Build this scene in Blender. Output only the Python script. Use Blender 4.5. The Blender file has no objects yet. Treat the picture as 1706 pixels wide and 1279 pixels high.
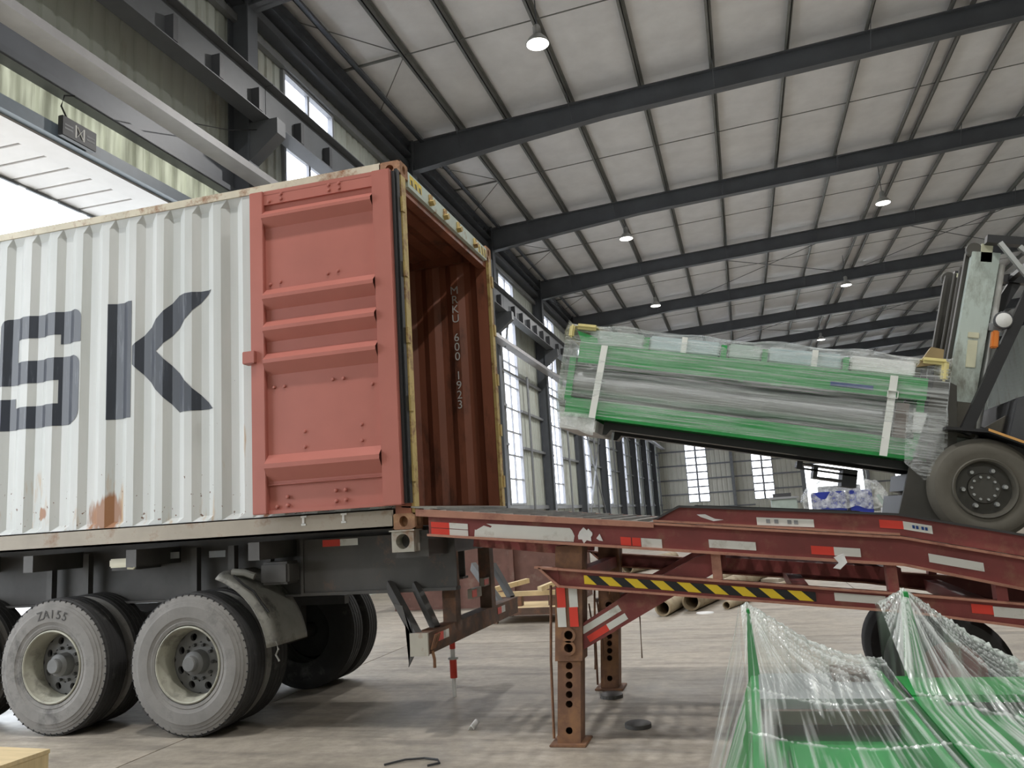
import bpy, bmesh, math, random
from mathutils import Matrix, Vector, noise
R = math.radians
random.seed(7)
SC = bpy.context.scene
COL = SC.collection
# ------------------------------------------------------------------ camera, sky, exposure
cam_d = bpy.data.cameras.new('camera'); cam = bpy.data.objects.new('camera', cam_d); COL.objects.link(cam)
cam_d.sensor_width = 36.0; cam_d.lens = 28.71; cam_d.clip_end = 400
_right = Vector((0.9603, 0.2716, -0.0621)); _fwd = Vector((-0.2588, 0.9522, 0.1621)).normalized()
_right = (_right - _fwd * _right.dot(_fwd)).normalized(); _up = _right.cross(_fwd)
cam.matrix_world = Matrix(((_right.x, _up.x, -_fwd.x, 0), (_right.y, _up.y, -_fwd.y, 0), (_right.z, _up.z, -_fwd.z, 1.53), (0, 0, 0, 1)))
SC.camera = cam
SC.view_settings.view_transform = 'Standard'; SC.view_settings.look = 'None'
SC.view_settings.gamma = 1.0; SC.view_settings.use_curve_mapping = False
SC.view_settings.exposure = 0.45
LAMP_W = 330.0
wd = bpy.data.worlds.new('overcast_sky'); SC.world = wd; wd.use_nodes = True
bg = wd.node_tree.nodes['Background']; bg.inputs[0].default_value = (0.90, 0.95, 1.0, 1); bg.inputs[1].default_value = 4.5

# ------------------------------------------------------------------ materials
MATS = {}
def _new(name):
    m = bpy.data.materials.new(name); m.use_nodes = True; nt = m.node_tree
    for n in list(nt.nodes): nt.nodes.remove(n)
    out = nt.nodes.new('ShaderNodeOutputMaterial'); MATS[name] = m
    return m, nt, out
def _coords(nt, scale=(1, 1, 1)):
    tc = nt.nodes.new('ShaderNodeTexCoord'); mp = nt.nodes.new('ShaderNodeMapping'); oi = nt.nodes.new('ShaderNodeObjectInfo')
    mul = nt.nodes.new('ShaderNodeVectorMath'); mul.operation = 'SCALE'; mul.inputs[0].default_value = (7.3, 3.1, 5.7)
    nt.links.new(oi.outputs['Random'], mul.inputs['Scale'])
    nt.links.new(tc.outputs['Object'], mp.inputs['Vector']); nt.links.new(mul.outputs[0], mp.inputs['Location'])
    mp.inputs['Scale'].default_value = scale
    return mp
def _noise(nt, vec, scale, detail=4, rough=0.6):
    n = nt.nodes.new('ShaderNodeTexNoise'); n.inputs['Scale'].default_value = scale; n.inputs['Detail'].default_value = detail
    n.inputs['Roughness'].default_value = rough; nt.links.new(vec.outputs[0], n.inputs['Vector']); return n
def _ramp(nt, fac, p0, p1, c0=(0, 0, 0, 1), c1=(1, 1, 1, 1)):
    r = nt.nodes.new('ShaderNodeValToRGB'); e = r.color_ramp.elements
    e[0].position = p0; e[1].position = p1; e[0].color = c0; e[1].color = c1
    nt.links.new(fac, r.inputs[0]); return r
def _mix(nt, fac, a, b):
    m = nt.nodes.new('ShaderNodeMix'); m.data_type = 'RGBA'
    if hasattr(fac, 'is_output'): nt.links.new(fac, m.inputs[0])
    else: m.inputs[0].default_value = fac
    for k, v in ((6, a), (7, b)):
        if hasattr(v, 'is_output'): nt.links.new(v, m.inputs[k])
        else: m.inputs[k].default_value = (*v, 1)
    return m
def pmat(name, col, rough=0.5, metal=0.0, var=0.18, scale=3.0, dirt=None, dirt_amt=0.0, dirt_scale=5.0, stretch=(1, 1, 1), bump=0.0, bump_scale=40, coat=0.0):
    m, nt, out = _new(name)
    b = nt.nodes.new('ShaderNodeBsdfPrincipled'); nt.links.new(b.outputs[0], out.inputs[0])
    b.inputs['Roughness'].default_value = rough; b.inputs['Metallic'].default_value = metal
    if coat: b.inputs['Coat Weight'].default_value = coat
    v = _coords(nt, stretch)
    n = _noise(nt, v, scale)
    lo = tuple(c * (1 - var) for c in col); hi = tuple(min(1, c * (1 + var)) for c in col)
    r = _ramp(nt, n.outputs['Fac'], 0.3, 0.7, (*lo, 1), (*hi, 1)); c = r.outputs[0]
    if dirt:
        n2 = _noise(nt, v, dirt_scale, 8, 0.7)
        t = 1 - dirt_amt
        r2 = _ramp(nt, n2.outputs['Fac'], 0.25 + 0.5 * t - 0.06, 0.25 + 0.5 * t + 0.10)
        c = _mix(nt, r2.outputs[0], c, dirt).outputs[2]
    nt.links.new(c, b.inputs['Base Color'])
    if bump:
        n3 = _noise(nt, v, bump_scale, 5); bp = nt.nodes.new('ShaderNodeBump'); bp.inputs['Strength'].default_value = bump
        bp.inputs['Distance'].default_value = 0.02
        nt.links.new(n3.outputs['Fac'], bp.inputs['Height']); nt.links.new(bp.outputs[0], b.inputs['Normal'])
    return m
def emat(name, col, strength):
    m, nt, out = _new(name); e = nt.nodes.new('ShaderNodeEmission'); e.inputs[0].default_value = (*col, 1); e.inputs[1].default_value = strength
    nt.links.new(e.outputs[0], out.inputs[0]); return m
def film(name, stretch, lo, hi, scale=6.0, tint=(0.86, 0.89, 0.88)):
    """stretch wrap: clear plastic with milky streaks along the pull"""
    m, nt, out = _new(name)
    v = _coords(nt, stretch); n = _noise(nt, v, scale, 6, 0.65); r = _ramp(nt, n.outputs['Fac'], 0.36, 0.70, (lo,) * 3 + (1,), (hi,) * 3 + (1,))
    tr = nt.nodes.new('ShaderNodeBsdfTransparent'); tr.inputs[0].default_value = (0.97, 0.98, 0.98, 1)
    p = nt.nodes.new('ShaderNodeBsdfPrincipled'); p.inputs['Base Color'].default_value = (*tint, 1); p.inputs['Roughness'].default_value = 0.16
    p.inputs['Specular IOR Level'].default_value = 0.9
    bp = nt.nodes.new('ShaderNodeBump'); bp.inputs['Strength'].default_value = 0.7; bp.inputs['Distance'].default_value = 0.03
    nt.links.new(n.outputs['Fac'], bp.inputs['Height']); nt.links.new(bp.outputs[0], p.inputs['Normal'])
    mx = nt.nodes.new('ShaderNodeMixShader'); nt.links.new(r.outputs[0], mx.inputs[0]); nt.links.new(tr.outputs[0], mx.inputs[1]); nt.links.new(p.outputs[0], mx.inputs[2])
    nt.links.new(mx.outputs[0], out.inputs[0]); return m

pmat('insulation', (0.87, 0.88, 0.895), 0.42, var=0.07, scale=1.2, bump=0.25, bump_scale=5)
pmat('frame_steel', (0.112, 0.122, 0.14), 0.42, var=0.12, scale=1.5)
pmat('crane_steel', (0.105, 0.112, 0.12), 0.45, var=0.12, scale=1.5)
pmat('eave_steel', (0.13, 0.145, 0.17), 0.25, metal=0.3, var=0.15)
pmat('purlin_steel', (0.20, 0.21, 0.205), 0.4, metal=0.2, var=0.12)
pmat('girt_steel', (0.24, 0.25, 0.26), 0.45, var=0.12)
pmat('header_steel', (0.12, 0.15, 0.18), 0.4, var=0.1)
pmat('channel_white', (0.34, 0.335, 0.345), 0.45, var=0.08)
pmat('wall_sheet', (0.54, 0.57, 0.52), 0.5, var=0.10, scale=0.8, dirt=(0.36, 0.34, 0.27), dirt_amt=0.3, dirt_scale=1.2, stretch=(1, 1, 0.25))
pmat('far_sheet', (0.74, 0.72, 0.62), 0.55, var=0.06, scale=0.5)
pmat('dark_sheet', (0.17, 0.17, 0.18), 0.6, var=0.2, scale=0.5)
pmat('canopy_sheet', (0.50, 0.485, 0.485), 0.4, var=0.05)
pmat('window_frame', (0.32, 0.33, 0.35), 0.4, var=0.08)
pmat('asphalt_out', (0.55, 0.55, 0.54), 0.9, var=0.1)
pmat('black_plastic', (0.015, 0.015, 0.017), 0.45, var=0.2)
pmat('white_print', (0.72, 0.72, 0.70), 0.6, var=0.06)
pmat('grey_print', (0.25, 0.26, 0.27), 0.6)
pmat('lamp_shell', (0.45, 0.46, 0.46), 0.3, metal=0.6, var=0.1)
emat('lamp_glow', (1.0, 0.96, 0.88), 9.0)

pmat('container_red', (0.41, 0.135, 0.105), 0.48, var=0.09, scale=1.2, bump=0.03)
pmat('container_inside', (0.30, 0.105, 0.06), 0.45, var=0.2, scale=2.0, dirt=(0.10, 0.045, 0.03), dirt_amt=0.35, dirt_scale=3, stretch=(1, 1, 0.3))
pmat('rail_cream', (0.56, 0.51, 0.40), 0.6, var=0.15, dirt=(0.24, 0.10, 0.04), dirt_amt=0.40, dirt_scale=5)
pmat('rail_dirty', (0.34, 0.30, 0.245), 0.65, var=0.16, scale=2, dirt=(0.22, 0.13, 0.08), dirt_amt=0.30, dirt_scale=4)
pmat('post_yellow', (0.60, 0.45, 0.17), 0.55, var=0.15, dirt=(0.24, 0.10, 0.045), dirt_amt=0.42, dirt_scale=6)
pmat('casting_rust', (0.33, 0.17, 0.095), 0.75, var=0.3, scale=9, dirt=(0.50, 0.30, 0.16), dirt_amt=0.4, bump=0.3)
pmat('header_cyan', (0.55, 0.63, 0.56), 0.5, var=0.08, dirt=(0.30, 0.17, 0.06), dirt_amt=0.25, dirt_scale=7)
pmat('hazard_yellow', (0.80, 0.58, 0.03), 0.5, var=0.08)
pmat('hazard_black', (0.012, 0.013, 0.016), 0.5)
pmat('letter_navy', (0.022, 0.027, 0.040), 0.35, var=0.2, dirt=(0.10, 0.11, 0.13), dirt_amt=0.26, dirt_scale=6, stretch=(4, 1, 0.4))
pmat('rubber', (0.012, 0.012, 0.013), 0.5)
pmat('rust', (0.24, 0.095, 0.04), 0.85, var=0.35, scale=12)
pmat('plank_dark', (0.10, 0.06, 0.04), 0.7, var=0.3)
pmat('tread', (0.028, 0.027, 0.027), 0.85, var=0.3, dirt=(0.10, 0.095, 0.09), dirt_amt=0.25)

pmat('sidewall', (0.20, 0.19, 0.178), 0.85, var=0.22, scale=4, dirt=(0.10, 0.095, 0.09), dirt_amt=0.34, dirt_scale=4, bump=0.06)
pmat('tyre_mark', (0.06, 0.057, 0.055), 0.8)
pmat('rim_cream', (0.34, 0.33, 0.27), 0.55, var=0.14, dirt=(0.16, 0.15, 0.13), dirt_amt=0.4)
pmat('hub_grey', (0.13, 0.13, 0.128), 0.6, var=0.2)
pmat('disc_dark', (0.045, 0.045, 0.043), 0.7, var=0.3)
pmat('chassis', (0.072, 0.068, 0.065), 0.6, var=0.25)
pmat('chassis_plate', (0.072, 0.068, 0.065), 0.55, var=0.18, dirt=(0.17, 0.10, 0.07), dirt_amt=0.25)
pmat('bumper_rust', (0.12, 0.075, 0.055), 0.7, var=0.3, dirt=(0.22, 0.105, 0.06), dirt_amt=0.42)
pmat('fender_grey', (0.24, 0.235, 0.21), 0.65, var=0.25, dirt=(0.09, 0.085, 0.08), dirt_amt=0.40)
pmat('lockbox', (0.40, 0.375, 0.32), 0.6, var=0.15, dirt=(0.26, 0.14, 0.08), dirt_amt=0.3)
pmat('sticker_red', (0.72, 0.055, 0.035), 0.4, var=0.1)
pmat('sticker_white', (0.70, 0.70, 0.66), 0.45, var=0.06, dirt=(0.45, 0.42, 0.36), dirt_amt=0.25)
pmat('marker_cream', (0.70, 0.66, 0.50), 0.4, var=0.05)
pmat('ramp_red', (0.205, 0.045, 0.042), 0.5, var=0.22, scale=2.5, dirt=(0.26, 0.115, 0.075), dirt_amt=0.30, dirt_scale=4)
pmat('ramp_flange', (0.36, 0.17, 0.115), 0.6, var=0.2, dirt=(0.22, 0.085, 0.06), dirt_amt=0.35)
pmat('leg_rust', (0.17, 0.085, 0.05), 0.75, var=0.25, scale=5, dirt=(0.26, 0.13, 0.06), dirt_amt=0.4)
pmat('grate_steel', (0.34, 0.33, 0.30), 0.5, metal=0.3, var=0.25)
pmat('curb_top', (0.035, 0.033, 0.034), 0.5, var=0.2)
pmat('brown_plate', (0.17, 0.085, 0.068), 0.7, var=0.2, dirt=(0.24, 0.16, 0.13), dirt_amt=0.25)
pmat('mast_light', (0.46, 0.53, 0.49), 0.42, var=0.12, dirt=(0.16, 0.15, 0.12), dirt_amt=0.34, dirt_scale=3, stretch=(1, 1, 0.4))
pmat('mast_dark', (0.05, 0.047, 0.04), 0.5, var=0.3)
pmat('truck_black', (0.016, 0.016, 0.018), 0.4, var=0.2)
pmat('truck_grey', (0.06, 0.062, 0.068), 0.45, var=0.15)
pmat('truck_brown', (0.085, 0.078, 0.062), 0.6, var=0.25)
pmat('steel_chrome', (0.75, 0.75, 0.75), 0.15, metal=1.0, var=0.03)
pmat('tyre_brown', (0.115, 0.105, 0.085), 0.85, var=0.2)
pmat('orange', (0.75, 0.22, 0.03), 0.4)
pmat('edge_orange', (0.62, 0.33, 0.10), 0.5)
pmat('bracket_brown', (0.26, 0.19, 0.09), 0.6, var=0.2)
pmat('label_cream', (0.60, 0.60, 0.44), 0.5)
pmat('green', (0.018, 0.30, 0.065), 0.4, var=0.10, coat=0.2)
pmat('roller_grey', (0.40, 0.40, 0.41), 0.35, metal=0.4, var=0.15, stretch=(0.4, 3, 3))
pmat('tray_blue', (0.50, 0.60, 0.62), 0.3, var=0.06)
pmat('foam_yellow', (0.68, 0.60, 0.28), 0.6, var=0.1)
pmat('strap_white', (0.78, 0.79, 0.75), 0.5, var=0.05)
pmat('label_blue', (0.01, 0.05, 0.22), 0.4)
pmat('plate_grey', (0.32, 0.33, 0.34), 0.45, var=0.1)
pmat('machine_brown', (0.16, 0.12, 0.10), 0.6, var=0.2)
pmat('blue_paint', (0.02, 0.04, 0.34), 0.4)
pmat('cyan_paint', (0.10, 0.42, 0.48), 0.5)
pmat('pale_green', (0.42, 0.50, 0.46), 0.5)
pmat('pipe_tan', (0.36, 0.29, 0.19), 0.7, var=0.25, dirt=(0.20, 0.12, 0.07), dirt_amt=0.35)
pmat('wood_light', (0.66, 0.52, 0.30), 0.65, var=0.12, scale=4, stretch=(1, 9, 1))
pmat('wood_grey', (0.40, 0.35, 0.28), 0.8, var=0.2, stretch=(1, 6, 1))
pmat('scrap_white', (0.75, 0.75, 0.74), 0.6)
def film_attr(name, lo, hi):
    m, nt, out = _new(name)
    at_ = nt.nodes.new('ShaderNodeAttribute'); at_.attribute_name = 'streak'
    r = _ramp(nt, at_.outputs['Fac'], 0.25, 0.85, (lo,) * 3 + (1,), (hi,) * 3 + (1,))
    tr = nt.nodes.new('ShaderNodeBsdfTransparent'); tr.inputs[0].default_value = (0.95, 0.97, 0.96, 1)
    p = nt.nodes.new('ShaderNodeBsdfPrincipled'); p.inputs['Base Color'].default_value = (0.80, 0.84, 0.82, 1); p.inputs['Roughness'].default_value = 0.14; p.inputs['Specular IOR Level'].default_value = 0.9
    mx = nt.nodes.new('ShaderNodeMixShader'); nt.links.new(r.outputs[0], mx.inputs[0]); nt.links.new(tr.outputs[0], mx.inputs[1]); nt.links.new(p.outputs[0], mx.inputs[2])
    nt.links.new(mx.outputs[0], out.inputs[0]); return m
film_attr('film_tent', 0.07, 0.68)
film('film_load', (0.30, 13.0, 15.0), 0.02, 0.52, 4.0)
film('film_pile_a', (7.0, 0.7, 1.0), 0.05, 0.42, 4.0)
film('film_pile_b', (8.0, 0.6, 1.0), 0.04, 0.36, 4.0)
film('film_crumple', (1, 1, 1), 0.12, 0.85, 6.0)

# clear glass pane
m, nt, out = _new('pane_glass')
tr = nt.nodes.new('ShaderNodeBsdfTransparent'); tr.inputs[0].default_value = (0.97, 0.97, 1.0, 1); gl = nt.nodes.new('ShaderNodeBsdfGlossy'); gl.inputs['Roughness'].default_value = 0.1
mx = nt.nodes.new('ShaderNodeMixShader'); mx.inputs[0].default_value = 0.06; nt.links.new(tr.outputs[0], mx.inputs[1]); nt.links.new(gl.outputs[0], mx.inputs[2]); nt.links.new(mx.outputs[0], out.inputs[0])
# translucent wall light strip
m, nt, out = _new('translucent_sheet')
d = nt.nodes.new('ShaderNodeBsdfDiffuse'); d.inputs[0].default_value = (0.62, 0.64, 0.52, 1); t = nt.nodes.new('ShaderNodeBsdfTranslucent')
v = _coords(nt, (1, 3, 0.3)); n = _noise(nt, v, 1.6, 4); r = _ramp(nt, n.outputs['Fac'], 0.35, 0.65, (0.07, 0.07, 0.05, 1), (0.27, 0.27, 0.20, 1)); nt.links.new(r.outputs[0], t.inputs[0])
mx = nt.nodes.new('ShaderNodeMixShader'); mx.inputs[0].default_value = 0.55; nt.links.new(d.outputs[0], mx.inputs[1]); nt.links.new(t.outputs[0], mx.inputs[2]); nt.links.new(mx.outputs[0], out.inputs[0])
# concrete slabs: cloudy grey-beige, tyre scuffs, damp stains
m, nt, out = _new('concrete')
b = nt.nodes.new('ShaderNodeBsdfPrincipled'); nt.links.new(b.outputs[0], out.inputs[0]); v = _coords(nt)
n1 = _noise(nt, v, 0.55, 6, 0.65); r1 = _ramp(nt, n1.outputs['Fac'], 0.30, 0.68, (0.29, 0.255, 0.205, 1), (0.46, 0.405, 0.335, 1))
mp2 = _coords(nt, (0.35, 2.2, 1)); n2 = _noise(nt, mp2, 2.2, 8, 0.7); r2 = _ramp(nt, n2.outputs['Fac'], 0.46, 0.74)
c = _mix(nt, r2.outputs[0], r1.outputs[0], (0.17, 0.15, 0.128))
n3 = _noise(nt, v, 9, 8, 0.75); r3 = _ramp(nt, n3.outputs['Fac'], 0.40, 0.62, (0.82, 0.82, 0.82, 1), (1.06, 1.06, 1.06, 1))
mm = nt.nodes.new('ShaderNodeMix'); mm.data_type = 'RGBA'; mm.blend_type = 'MULTIPLY'; mm.inputs[0].default_value = 1
nt.links.new(c.outputs[2], mm.inputs[6]); nt.links.new(r3.outputs[0], mm.inputs[7]); nt.links.new(mm.outputs[2], b.inputs['Base Color'])
rr = _ramp(nt, n1.outputs['Fac'], 0.35, 0.65, (0.42, 0.42, 0.42, 1), (0.68, 0.68, 0.68, 1)); nt.links.new(rr.outputs[0], b.inputs['Roughness'])
# white container paint: rust specks, streaks and patches, more of it low on the wall (object space, origin at mid panel)
m, nt, out = _new('container_white')
b = nt.nodes.new('ShaderNodeBsdfPrincipled'); nt.links.new(b.outputs[0], out.inputs[0]); b.inputs['Roughness'].default_value = 0.42
tc = nt.nodes.new('ShaderNodeTexCoord'); v = nt.nodes.new('ShaderNodeMapping'); nt.links.new(tc.outputs['Object'], v.inputs[0])
vs = nt.nodes.new('ShaderNodeMapping'); vs.inputs['Scale'].default_value = (1, 1, 0.16); nt.links.new(tc.outputs['Object'], vs.inputs[0])
n1 = _noise(nt, vs, 3.5, 5); base = _ramp(nt, n1.outputs['Fac'], 0.3, 0.7, (0.46, 0.475, 0.455, 1), (0.565, 0.57, 0.555, 1))
sep = nt.nodes.new('ShaderNodeSeparateXYZ'); nt.links.new(tc.outputs['Object'], sep.inputs[0])
low = nt.nodes.new('ShaderNodeMapRange'); low.inputs['From Min'].default_value = -0.35; low.inputs['From Max'].default_value = -1.3; low.inputs['To Min'].default_value = 0.0; low.inputs['To Max'].default_value = 0.13; nt.links.new(sep.outputs[2], low.inputs[0])
n2 = _noise(nt, vs, 8.5, 6, 0.6); ad = nt.nodes.new('ShaderNodeMath'); nt.links.new(n2.outputs['Fac'], ad.inputs[0]); nt.links.new(low.outputs[0], ad.inputs[1])
st = _ramp(nt, ad.outputs[0], 0.68, 0.80); n4 = _noise(nt, v, 26, 3, 0.5); ad2 = nt.nodes.new('ShaderNodeMath'); nt.links.new(n4.outputs['Fac'], ad2.inputs[0]); nt.links.new(low.outputs[0], ad2.inputs[1])
sp = _ramp(nt, ad2.outputs[0], 0.80, 0.835)
c = _mix(nt, st.outputs[0], base.outputs[0], (0.42, 0.28, 0.15)); c = _mix(nt, sp.outputs[0], c.outputs[2], (0.14, 0.075, 0.045))
prev = c.outputs[2]
nb = _noise(nt, vs, 9, 5)
for (px, pz, rx, rz) in ((0.0, 0.0, 0.15, 0.17), (1.55, -0.02, 0.06, 0.07), (-0.63, 0.05, 0.05, 0.05)):   # rust blooms at the foot of the panel
    sub = nt.nodes.new('ShaderNodeVectorMath'); sub.operation = 'SUBTRACT'; sub.inputs[1].default_value = (3.31 + px, 0, -1.235 + pz); nt.links.new(tc.outputs['Object'], sub.inputs[0])
    dv = nt.nodes.new('ShaderNodeVectorMath'); dv.operation = 'MULTIPLY'; dv.inputs[1].default_value = (1 / rx, 0, 1 / rz); nt.links.new(sub.outputs[0], dv.inputs[0])
    ln = nt.nodes.new('ShaderNodeVectorMath'); ln.operation = 'LENGTH'; nt.links.new(dv.outputs[0], ln.inputs[0])
    a = nt.nodes.new('ShaderNodeMath'); a.operation = 'MULTIPLY_ADD'; a.inputs[1].default_value = 2.4; nt.links.new(nb.outputs['Fac'], a.inputs[0]); nt.links.new(ln.outputs['Value'], a.inputs[2])
    mr = nt.nodes.new('ShaderNodeMapRange'); mr.inputs['From Min'].default_value = 2.3; mr.inputs['From Max'].default_value = 2.0; nt.links.new(a.outputs[0], mr.inputs[0])
    prev = _mix(nt, mr.outputs[0], prev, (0.29, 0.135, 0.062)).outputs[2]
nt.links.new(prev, b.inputs['Base Color'])

# ------------------------------------------------------------------ helpers
WM = {}
def tag(o, label=None, cat=None, group=None, kind=None):
    if label: o['label'] = label
    if cat: o['category'] = cat
    if group: o['group'] = group
    if kind: o['kind'] = kind
    return o
def empty(name, loc=(0, 0, 0), rot=(0, 0, 0), parent=None):
    o = bpy.data.objects.new(name, None); COL.objects.link(o); o.location = loc; o.rotation_euler = rot
    M = Matrix.Translation(loc) @ Matrix.Rotation(rot[2], 4, 'Z') @ Matrix.Rotation(rot[1], 4, 'Y') @ Matrix.Rotation(rot[0], 4, 'X')
    if parent: o.parent = parent; M = WM[parent.name] @ M
    WM[o.name] = M; o.empty_display_size = 0.2
    return o
class MB:
    def __init__(s): s.v = []; s.f = []
    def add(s, vs, fs):
        k = len(s.v); s.v += [Vector(p) for p in vs]; s.f += [tuple(i + k for i in f) for f in fs]; return s
    def box(s, a, b):
        (x0, y0, z0), (x1, y1, z1) = [min(p, q) for p, q in zip(a, b)], [max(p, q) for p, q in zip(a, b)]
        return s.add([(x0, y0, z0), (x1, y0, z0), (x1, y1, z0), (x0, y1, z0), (x0, y0, z1), (x1, y0, z1), (x1, y1, z1), (x0, y1, z1)],
                     [(3, 2, 1, 0), (4, 5, 6, 7), (0, 1, 5, 4), (1, 2, 6, 5), (2, 3, 7, 6), (3, 0, 4, 7)])
    def bar(s, p, q, w, h, up=(0, 0, 1)):
        p, q = Vector(p), Vector(q); d = (q - p).normalized(); u = Vector(up); sd = d.cross(u)
        if sd.length < 1e-4: sd = d.cross(Vector((1, 0, 0)))
        sd.normalize(); u = sd.cross(d); c = []
        for e in (p, q):
            for a, b2 in ((-1, -1), (1, -1), (1, 1), (-1, 1)): c.append(e + sd * (a * w / 2) + u * (b2 * h / 2))
        return s.add(c, [(3, 2, 1, 0), (4, 5, 6, 7), (0, 1, 5, 4), (1, 2, 6, 5), (2, 3, 7, 6), (3, 0, 4, 7)])
    def prism(s, poly, axis, a, b):
        """2-D polygon extruded along an axis; poly is (x,z) for Y, (y,z) for X, (x,y) for Z"""
        def P(u, w, t): return {'Y': (u, t, w), 'X': (t, u, w), 'Z': (u, w, t)}[axis]
        n = len(poly); vs = [P(u, w, a) for u, w in poly] + [P(u, w, b) for u, w in poly]
        fs = [tuple(range(n)), tuple(range(2 * n - 1, n - 1, -1))] + [(i, n + i, n + (i + 1) % n, (i + 1) % n) for i in range(n)]
        return s.add(vs, fs)
    def tube(s, pts, r, n=10, caps=True, r2=None):
        pts = [Vector(p) for p in pts]; rings = []
        for i, p in enumerate(pts):
            d = (pts[min(i + 1, len(pts) - 1)] - pts[max(i - 1, 0)]).normalized()
            a = d.cross(Vector((0, 0, 1)));
            if a.length < 1e-3: a = d.cross(Vector((1, 0, 0)))
            a.normalize(); b = d.cross(a); rr = r if r2 is None else r + (r2 - r) * i / (len(pts) - 1)
            rings.append([p + a * (rr * math.cos(2 * math.pi * k / n)) + b * (rr * math.sin(2 * math.pi * k / n)) for k in range(n)])
        vs = [q for rg in rings for q in rg]
        fs = [(i * n + k, i * n + (k + 1) % n, (i + 1) * n + (k + 1) % n, (i + 1) * n + k) for i in range(len(pts) - 1) for k in range(n)]
        if caps: fs += [tuple(range(n - 1, -1, -1)), tuple(range((len(pts) - 1) * n, len(pts) * n))]
        return s.add(vs, fs)
    def lathe(s, prof, c=(0, 0, 0), axis='Z', n=32):
        """profile (radius, height along axis)"""
        vs = []
        for r, h in prof:
            for k in range(n):
                a = 2 * math.pi * k / n; x, y = r * math.cos(a), r * math.sin(a)
                p = {'Z': (x, y, h), 'Y': (x, h, y), 'X': (h, x, y)}[axis]; vs.append((p[0] + c[0], p[1] + c[1], p[2] + c[2]))
        fs = [(i * n + k, i * n + (k + 1) % n, (i + 1) * n + (k + 1) % n, (i + 1) * n + k) for i in range(len(prof) - 1) for k in range(n)]
        return s.add(vs, fs)
    def grid(s, fn, nu, nv):
        vs = [fn(i / nu, j / nv) for j in range(nv + 1) for i in range(nu + 1)]
        return s.add(vs, [(j * (nu + 1) + i, j * (nu + 1) + i + 1, (j + 1) * (nu + 1) + i + 1, (j + 1) * (nu + 1) + i) for j in range(nv) for i in range(nu)])
    def holed(s, c, hw, hh, rx, rz, depth, axis='Y', sgn=1, n=24, cap=True):
        """plate face with an oval hole and the sunk walls of the hole; c = centre of face, hole goes sgn*depth along axis"""
        ou, inn, bk = [], [], []
        for k in range(n):
            a = 2 * math.pi * (k + .5) / n; ca, sa = math.cos(a), math.sin(a); t = 1 / max(abs(ca), abs(sa))
            for L, (u, w, d) in ((ou, (hw * ca * t, hh * sa * t, 0)), (inn, (rx * ca, rz * sa, 0)), (bk, (rx * ca, rz * sa, sgn * depth))):
                p = {'Y': (u, d, w), 'X': (d, u, w)}[axis]; L.append((c[0] + p[0], c[1] + p[1], c[2] + p[2]))
        fs = [(k, (k + 1) % n, n + (k + 1) % n, n + k) for k in range(n)] + [(n + k, n + (k + 1) % n, 2 * n + (k + 1) % n, 2 * n + k) for k in range(n)]
        if cap: fs.append(tuple(range(2 * n, 3 * n)))
        return s.add(ou + inn + bk, fs)
    def build(s, name, mat, parent=None, smooth=False, local=False, kind=None, bevel=0, fix=True):
        M = WM[parent.name] if (parent and not local) else Matrix.Identity(4)
        inv = M.inverted(); vs = [inv @ p for p in s.v]
        lo = [min(p[i] for p in vs) for i in range(3)]; hi = [max(p[i] for p in vs) for i in range(3)]
        c = Vector([(a + b) / 2 for a, b in zip(lo, hi)])
        me = bpy.data.meshes.new(name); me.from_pydata([p - c for p in vs], [], s.f)
        if fix or bevel:
            bm = bmesh.new(); bm.from_mesh(me)
            if fix: bmesh.ops.recalc_face_normals(bm, faces=bm.faces)
            if bevel: bmesh.ops.bevel(bm, geom=bm.edges[:], offset=bevel, segments=2, affect='EDGES')
            bm.to_mesh(me); bm.free()
        if smooth:
            for p in me.polygons: p.use_smooth = True
            if smooth != 'all':
                try: me.set_sharp_from_angle(angle=R(35))
                except Exception: pass
        me.materials.append(MATS[mat]); o = bpy.data.objects.new(name, me); COL.objects.link(o)
        o.location = c
        if parent: o.parent = parent
        WM[o.name] = (WM[parent.name] if parent else Matrix.Identity(4)) @ Matrix.Translation(c)
        if kind: o['kind'] = kind
        return o
def dup(o, off, parent='same'):
    c = o.copy(); COL.objects.link(c); c.location = o.location + Vector(off)
    p = o.parent if parent == 'same' else parent
    if p: c.parent = p
    WM[c.name] = (WM[p.name] if p else Matrix.Identity(4)) @ Matrix.Translation(c.location)
    return c
def copy_tree(o, parent=None):
    c = o.copy(); COL.objects.link(c); c.parent = parent
    for ch in list(o.children): copy_tree(ch, c)
    return c
def font_mesh(cu, name, mat):
    tmp = bpy.data.objects.new('tmp_text', cu); me = bpy.data.meshes.new_from_object(tmp); bpy.data.objects.remove(tmp); bpy.data.curves.remove(cu)
    me.name = name; me.materials.clear(); me.materials.append(MATS[mat]); t = bpy.data.objects.new(name, me); COL.objects.link(t); return t
def text(body, size, M, mat, name, parent, depth=0.0):
    cu = bpy.data.curves.new(name, 'FONT'); cu.body = body; cu.size = size; cu.align_x = 'CENTER'; cu.align_y = 'CENTER'; cu.extrude = depth
    t = font_mesh(cu, name, mat)
    t.parent = parent; t.matrix_local = WM[parent.name].inverted() @ M
    return t
def ibeam(mb, p, q, h, w, t=0.02):
    """I-section from p to q (centre line of the section)"""
    up = Vector((0, 0, h / 2 - t / 2))
    mb.bar(Vector(p) + up, Vector(q) + up, w, t); mb.bar(Vector(p) - up, Vector(q) - up, w, t); mb.bar(p, q, t, h - 2 * t); return mb

# ================================================================== THE HALL
WX, RX, YF, YN = -8.45, 22.0, 88.4, -14.0
COLS = [12.8 + 7.6 * n for n in range(-3, 10)]; COLS[3] = 12.4
ztop = lambda x: 12.60 + 0.05 * x          # top of the rafters
zroof = lambda x: ztop(x) + 0.20
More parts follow.
